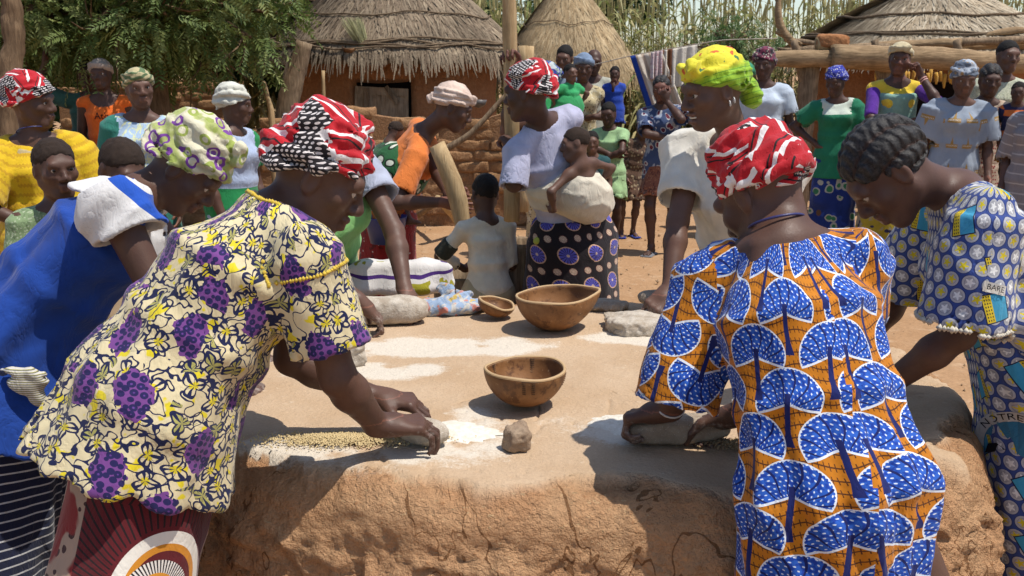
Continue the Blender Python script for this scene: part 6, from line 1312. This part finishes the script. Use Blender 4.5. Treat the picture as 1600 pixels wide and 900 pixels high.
p = FIG('bald man in an open grey shirt behind the child in bright blue', 931, 75, 11.2, 182, .005, group=G_C, girth=1.08, skin=2); p.body(); p.top(plain('grey_green_shirt', (.36, .36, .30)), hem=.12, bust=0, neck=(.085, .09)); p.skirt(plain('brown_trousers', (.14, .09, .06)), hem=.06, flare=1.0, name='trousers')
q = PY(961, 108, 10.55); p = Person('small child in bright blue held up at shoulder height', (q[0], 10.55, q[2] - .86), .86, 188, 3, hs=1.3, group=G_C, skin=2); p.setarm(0, p.L(.02, .2, 1.28), D=UP, N=-p.F).setarm(1); p.body(); p.hair(HAIR); p.top(plain('bright_blue_cotton', (.02, .06, .36)), hem=.1, bust=0, sleeve=(.75, 1.5, 1.6)); p.skirt(plain('bright_blue_cotton_b', (.02, .05, .28)), hem=.3)
p = FIG('person turned away in a green top with a blue and white scarf, carrying a child', 862, 92, 8.6, -35, .04, group=G_C, hs=1.05); p.body(); p.top(plain('leaf_green_cotton', (.03, .28, .09)), hem=.1); p.skirt(GEO); p.wrap(wrapmat('blue_scarf_print', ((.03, .05, .30), (.42, .46, .46), (.10, .22, .16)), 34), 'scarf', 1.12, knot=(.06, -.09, .03), tail=.16, seed=9)
b = on_back('child wrapped in green peeking over a shoulder towards the yard', p, HAIR, .74, .20, 150, 0, .15, right=.09); b.body(); b.hair(HAIR); b.top(plain('leaf_green_cotton_b', (.03, .30, .10)), bust=0, hem=.05); carrier(p, b, plain('leaf_green_cotton_c', (.03, .27, .09)))
# right row
G_R = 'onlookers in front of the log shelter'
INDP = blotch('indigo_motif_print', (.045, .07, .15), (.12, .02, .04), (.30, .34, .42), 16, .5, .5, outline=(.40, .40, .42)); p = FIG('person in an indigo print blouse and rust skirt with a hand at the mouth', 1042, 115, 8.85, 196, .01, group=G_R, skin=2, step=.05); p.setarm(0, p.L(-.03, .17, 1.42), pole=p.L(-.6, .2, -.6) - p.base, D=UP * .6 + p.F * .2 + p.Rt * .3, N=-p.F, curl='fist').setarm(1, p.L(-.10, .18, 1.08), pole=p.L(1, 0, .4) - p.base, D=-p.Rt, N=-p.F); p.body(); p.hair(HAIR, 'braids'); p.top(INDP, hem=.18, loose=.024, sleeve=(.85, 1.5, 1.75)); p.skirt(blotch('rust_speckle', (.20, .075, .045), (.30, .14, .08), (.12, .04, .03), 60), hem=.52, flare=1.25); p.sandals(plain('grey_sandal', (.16, .16, .17)))
LBL = plain('pale_blue_cotton', (.46, .52, .60)); p = FIG('person in a pale blue dress and dark flowered headwrap behind the lime headwrap', 1196, 70, 9.7, 190, .05, group=G_R, skin=2, girth=1.1, hs=1.04); p.body(); p.top(LBL, hem=.25, loose=.03, sleeve=(.7, 1.6, 2.1), neck=(.11, .06), flare=1.3); p.skirt(LBL); p.wrap(wrapmat('dark_flower_wrap', ((.03, .02, .03), (.16, .03, .06), (.40, .36, .30)), 46), 'turban', .98, knot=(-.05, -.10, .0), tail=.08, seed=15)
p = FIG('person with a green headcloth mostly hidden behind the pale blue dress', 1168, 92, 10.2, 185, .03, group=G_R); p.body(); p.top(plain('white_shirt_b', (.6, .57, .5)), hem=.1); p.skirt(BRN); p.wrap(wrapmat('green_headcloth', ((.02, .16, .07), (.03, .22, .12)), 30), 'scarf', 1.0, knot=None)
T = Tree('green_white_dress', .85, .2); u_, v_ = T.uv(); yk = (v_ > .58) ; c_ = T.mix(yk, (.015, .165, .085), (.52, .58, .50)); GWD = fab(T, c_)
p = FIG('person in a green dress with white yoke, hand on hip, blue patterned headwrap', 1316, 96, 9.1, 192, .05, hyaw=222, group=G_R, skin=2); p.setarm(1, p.L(.20, .03, .98), pole=p.L(1, -.5, .2) - p.base, D=-p.Rt * .6 - UP * .6, N=-p.Rt, curl='relax').setarm(0); p.body(); p.top(GWD, hem=.22, loose=.026, sleeve=(.70, 1.6, 2.0), neck=(.105, .06), flare=1.18); p.skirt(blotch('blue_green_leaf_skirt', (.012, .03, .16), (.03, .16, .07), (.02, .05, .26), 12, .5, .5, outline=(.35, .35, .3)), hem=.14); p.wrap(wrapmat('blue_fleck_wrap', ((.02, .03, .24), (.04, .05, .34), (.50, .50, .56)), 60), 'turban', .94, knot=(-.085, -.03, .03), seed=22)
T = Tree('yellow_purple_top', .85, .2); yellow_ = (.66, .46, .04); YEL = plain('golden_yellow_jersey', yellow_); PUR = plain('deep_purple_jersey', (.085, .02, .25))
p = FIG('person in a yellow top with purple sleeves, one hand raised to the cheek', 1406, 62, 8.75, 186, .02, hyaw=200, group=G_R, skin=2); p.setarm(0, p.L(-.13, .17, 1.40), pole=p.L(-.5, .3, -.9) - p.base, D=UP * .5 + p.Rt * .2, N=p.Rt, curl='fist').setarm(1, p.L(-.02, .20, 1.02), pole=p.L(1, 0, .3) - p.base, D=-p.Rt, N=-p.F); p.body(); p.hair(HAIR); p.top(YEL, hem=.1, sleeve=(0, 1, 1), neck=(.09, .09), loose=.018); p.skirt(blotch('yellow_navy_print', (.40, .30, .03), (.03, .03, .08), (.35, .3, .2), 18), hem=.14)
for i in (0, 1):
    S = SDF(); d_ = nrm(p.arm[i]['e'] - p.sh[i]); S.etube(p.sh[i] - d_ * .02, p.sh[i] + d_ * p.la[0] * .93, (.060, .060), (.056, .056), p.ax, k=.01, rnd=.01); p.cloth('sleeve', S, PUR, .012, [(p.sh[i], p.arm[i]['e'], p.BF, .06)], .004)
S = SDF(); S.etube(p.waist - p.ax * .05, p.chest + p.ax * .03, (.175, .145), (.180, .185), p.BR, k=.02, rnd=.03); p.cloth('wrapper_cloth', S, plain('sage_cloth', (.20, .34, .28)), .013, [(p.waist, p.chest, p.BF, .15)], .007, 14)
p.wrap(wrapplain('straw_net_headcloth', (.50, .42, .26)), 'scarf', 1.0, knot=(-.03, .075, .075), tail=0, low=.014); A = p.arm[0]
for dz in (0, .02): p.ring('bracelet', A['w'] - nrm(A['w'] - A['e']) * (.03 + dz), A['w'] - A['e'], .031, .006, plain('pink_bangle%d' % (dz * 100), (.55, .30, .26)))
T = Tree('grey_gold_dress', .85, .2); u_, v_ = T.uv(); p_ = T.vec(u_, v_); X_ = u_ / .17; Y_ = v_ / .20; x_ = X_.fract(); y_ = Y_.fract(); bt = (y_ > .18) * (y_ < .34) * (x_ > .12) * (x_ < .80); ms = ((x_ - .45).abs() < (.62 - y_) * .34) * (y_ > .34) * (y_ < .75); c_ = T.mix(bt.max(ms), (.25, .29, .35), (.33, .20, .06)); c_ = T.mix(bt * (((x_ * 14).fract() - .5).abs() < .18) * ((y_ - .28).abs() < .03), c_, (.6, .6, .58)); GGD = fab(T, c_, .3)
p = FIG('person in a puff-sleeved grey-blue dress printed with golden boats', 1500, 86, 8.0, 186, .06, group=G_R, girth=1.1, skin=1, hs=1.04); p.body(); p.top(GGD, hem=.50, loose=.030, sleeve=(.88, 2.1, 2.5), neck=(.115, .06), flare=1.3, pleats=(10, .010)); p.skirt(BRN, hem=.12); p.wrap(wrapmat('grey_gold_wrap', ((.12, .15, .20), (.36, .40, .46), (.30, .20, .10)), 26), 'turban', .95, knot=(-.03, -.09, .06), seed=28, low=-.004)
p = FIG('girl with braided hair in a red and cream lace print top', 1545, 100, 8.45, 200, .01, group=G_R, skin=2, hs=1.08); p.setarm(0, p.L(.02, .2, 1.0), D=p.Rt, N=-p.F).setarm(1); p.body(); p.hair(HAIR, 'braids'); RCL = blotch('red_cream_lace', (.40, .30, .22), (.22, .03, .03), (.5, .4, .3), 50, .5, .5); p.top(RCL, hem=.12, sleeve=(.3, 1.2, 1.3), neck=(.10, .08)); p.skirt(RCL, hem=.14)
p = FIG('man in a pale green speckled shirt standing behind the braided girl', 1566, 60, 8.9, 192, .01, group=G_R, skin=1, girth=1.05); p.body(); p.hair(HAIR); p.top(blotch('speckled_shirt', (.44, .46, .34), (.14, .17, .11), (.50, .5, .4), 90, .4, .5), hem=.14, bust=0, sleeve=(.9, 1.4, 1.5)); p.skirt(plain('dark_trousers', (.05, .05, .06)), hem=.06, flare=1.0, name='trousers')
q = PY(1592, 134, 7.9); p = Person('small child in orange and navy held on an arm at the yard edge', (q[0], 7.9, q[2] - .84), .84, 205, 3, hs=1.3, group=G_R, skin=2); p.body(); p.hair(HAIR); p.top(stripes('orange_navy_cloth', [(0, (.02, .02, .06)), (.5, (.60, .14, .03)), (.8, (.02, .02, .06))], .16), hem=.08, bust=0); p.skirt(plain('ochre_cloth', (.42, .22, .03)), hem=.25)
p = Person('person in a grey checked shawl at the very edge of the yard', (PY(1640, 100, 7.3)[0], 7.3), 1.6, 230, 3, group=G_R); p.body(); GRC = stripes('grey_check', [(0, (.22, .20, .21)), (.85, (.38, .36, .36))], .07); p.top(GRC, hem=.3, loose=.04, sleeve=(1.2, 1.6, 1.9), flare=1.2); p.skirt(GRC); p.wrap(wrapplain('grey_headcloth', (.2, .2, .22)), 'scarf', 1.0)
# left group
G_L = 'onlookers under the leafy tree'
T = Tree('yellow_eyelet', .8, .2); u_, v_ = T.uv(); z_ = ((u_ * 46).fract() - .5).abs() * .35 + v_ * 22; c_ = T.mix((z_.fract() < .32), (.62, .40, .012), (.50, .29, .012)); YELD = fab(T, c_, .35); OCR = plain('gold_lace_yoke', (.46, .36, .18), .3, .2, 60)
p = FIG('person in a yellow dress with wide sleeves and a dark red headwrap', 48, 95, 4.75, 150, .07, hyaw=92, hpitch=2, group=G_L, vox=.0105, skin=0, girth=1.06); p.setarm(1, p.L(.10, .22, .98), pole=p.L(1, -.2, .4) - p.base, D=-p.Rt, N=-p.F).setarm(0); p.body(); p.top(YELD, hem=.55, loose=.035, sleeve=(1.0, 1.9, 3.0), neck=(.105, .07), flare=1.35, fold=.009, pleats=(9, .010)); p.skirt(YELD, hem=.1); p.wrap(RED4, 'turban', 1.10, knot=(.0, -.10, .05), seed=44, fold=.010, vox=.006); p.ring('necklace', p.neck + p.ax * .03 + p.BF * .02, p.ax - p.BF * .4, .068, .003, M_BEADS, 24)
S = SDF(); S.etube(p.neck - p.ax * .11, p.neck - p.ax * .014, (.155, .128), (.098, .085), p.BR, k=.02, rnd=.01); S.ell(p.neck + p.ax * .03 + p.BF * .035, np.array([.112, .105, .095]), np.stack([p.BR, p.BF, p.ax], 1), k=.01, op='s'); p.cloth('lace_yoke', S, OCR, .008, [(p.neck - p.ax * .1, p.neck, p.BF, .13)], .003)
p = FIG('child with short hair staring out between the yellow and blue dresses', 80, 224, 3.95, 152, .005, hyaw=138, hpitch=3, hs=1.18, group=G_L, vox=.0085, skin=0); p.body(); p.hair(HAIRB, vox=.006); p.top(blotch('green_dot_shirt', (.20, .28, .14), (.34, .40, .26), (.14, .2, .1), 90), hem=.1, bust=0); p.skirt(KHK, hem=.4)
p = FIG('child with cropped hair, face hidden behind the white ruffle', 162, 217, 3.75, 120, .005, hyaw=130, hpitch=25, hs=1.15, group=G_L, vox=.008, skin=0); p.body(); p.hair(HAIRB, vox=.007); p.top(plain('tan_shirt', (.36, .25, .15)), hem=.1, bust=0); p.skirt(KHK, hem=.4)
T = Tree('pale_blue_teal_dress', .85, .2); u_, v_ = T.uv(); p_ = T.vec(u_, v_); c_ = T.mix((v_ > .42), (.03, .17, .13), (.34, .45, .58)); vin = ((T.noise(p_, 16, 2) - .5).abs() < .03) * (v_ > .5); c_ = T.mix(vin, c_, (.55, .58, .36)); PBT = fab(T, c_)
p = FIG('older person in a pale blue and teal dress and a striped knitted cap, squinting', 208, 97, 6.25, 168, .035, hyaw=150, hpitch=0, group=G_L, vox=.0105, skin=1); p.body(); p.top(PBT, hem=.4, loose=.028, sleeve=(.8, 1.6, 1.9), neck=(.12, .07), flare=1.25); p.skirt(PBT); p.wrap(wrapmat('striped_cap', ((.42, .36, .20), (.10, .15, .07)), bands=26), 'scarf', 1.0, knot=None, vox=.007)
T = Tree('green_check_dress', .85, .2); u_, v_ = T.uv(); ck = ((u_ * 90).fract() > .5) * 1.0; ck2 = ((v_ * 90).fract() > .5) * 1.0; c_ = T.mix((v_ > .52), (.015, .20, .06), T.mix((ck - ck2).abs(), (.44, .50, .62), (.24, .30, .44))); GCD = fab(T, c_)
p = FIG('person in a green dress with checked yoke and a bulky white headcloth, seen in profile', 352, 121, 6.1, 112, .05, hyaw=84, hpitch=4, group=G_L, vox=.0105, skin=0); p.body(); p.top(GCD, hem=.4, loose=.026, sleeve=(.65, 1.5, 1.8), neck=(.10, .06), flare=1.2); p.skirt(GCD); p.wrap(wrapplain('white_headcloth', (.56, .55, .47)), 'turban', 1.0, knot=(0, -.10, .02), tail=.08, seed=51, vox=.0065)
p = FIG('youth in an orange tank top and grey cap in the shade under the tree', 160, 88, 8.45, 172, .02, hs=1.0, group=G_L, skin=2); p.body(); bo = p.top(plain('vivid_orange_tank', (.62, .12, .015)), hem=.12, bust=0, sleeve=(0, 1, 1), neck=(.11, .13)); p.skirt(plain('dark_denim', (.03, .04, .07)), hem=.06, flare=1.0, name='trousers'); p.wrap(wrapplain('grey_cap', (.34, .28, .24)), 'scarf', 1.0, knot=None)
P_, F_ = text_mesh('Ath', .08); P_ = P_ - P_.mean(0); project_print(bo, p.root, P_, F_, p.chest - UP * .02, p.F, -p.Rt, M_INK, 'shirt_lettering', .006)
p = FIG('person in a dark green shirt with a raised arm, shaded by the tree trunk', 132, 92, 8.9, 160, .01, group=G_L, skin=2); p.setarm(1, p.L(.30, .05, 1.62), pole=p.L(1, -.3, .5) - p.base, D=UP, N=-p.Rt).setarm(0); p.body(); p.hair(HAIR); p.top(plain('bottle_green_shirt', (.04, .10, .075)), hem=.12, bust=0, sleeve=(.8, 1.4, 1.5)); p.skirt(plain('black_trousers', (.015, .015, .02)), hem=.06, flare=1.0, name='trousers')
for _p in PEOPLE: _p.trim()
# ------------------------------------------------------------------ pieces of parts go one level deeper
SUB = {'eye': ('body',), 'teeth': ('body',), 'rim': ('bowl_shell',), 'stitching': ('bowl_shell',), 'straw': ('thatch_roof',), 'roof_binding': ('thatch_roof',), 'door_plank': ('wall',), 'door_batten': ('wall',), 'doorway_dark': ('wall',), 'hut_doorway_dark': ('wall',), 'brick': ('wall',),
       'collar_trim': ('blouse',), 'sleeve_trim': ('blouse',), 'lace_trim': ('dress',), 'printed_picture': ('dress',), 'printed_band': ('dress',), 'printed_lettering': ('dress',), 'printed_building': ('dress',), 'printed_tag': ('dress',), 'headwrap_tail': ('headwrap',), 'shirt_lettering': ('blouse',), 'sleeve_band': ('shirt',), 'lace_yoke': ('blouse',), 'shoulder_ruffle': ('dress',), 'post_fork': ('forked_post',)}
for rt in [o for o in bpy.data.objects if o.type == 'EMPTY']:
    kids = {}
    for ch in list(rt.children): kids.setdefault(ch.name.split('.')[0], []).append(ch)
    for nm, tos in SUB.items():
        for t_ in tos:
            if nm in kids and t_ in kids:
                for i, ch in enumerate(kids[nm]): ch.parent = kids[t_][min(i, len(kids[t_]) - 1)]
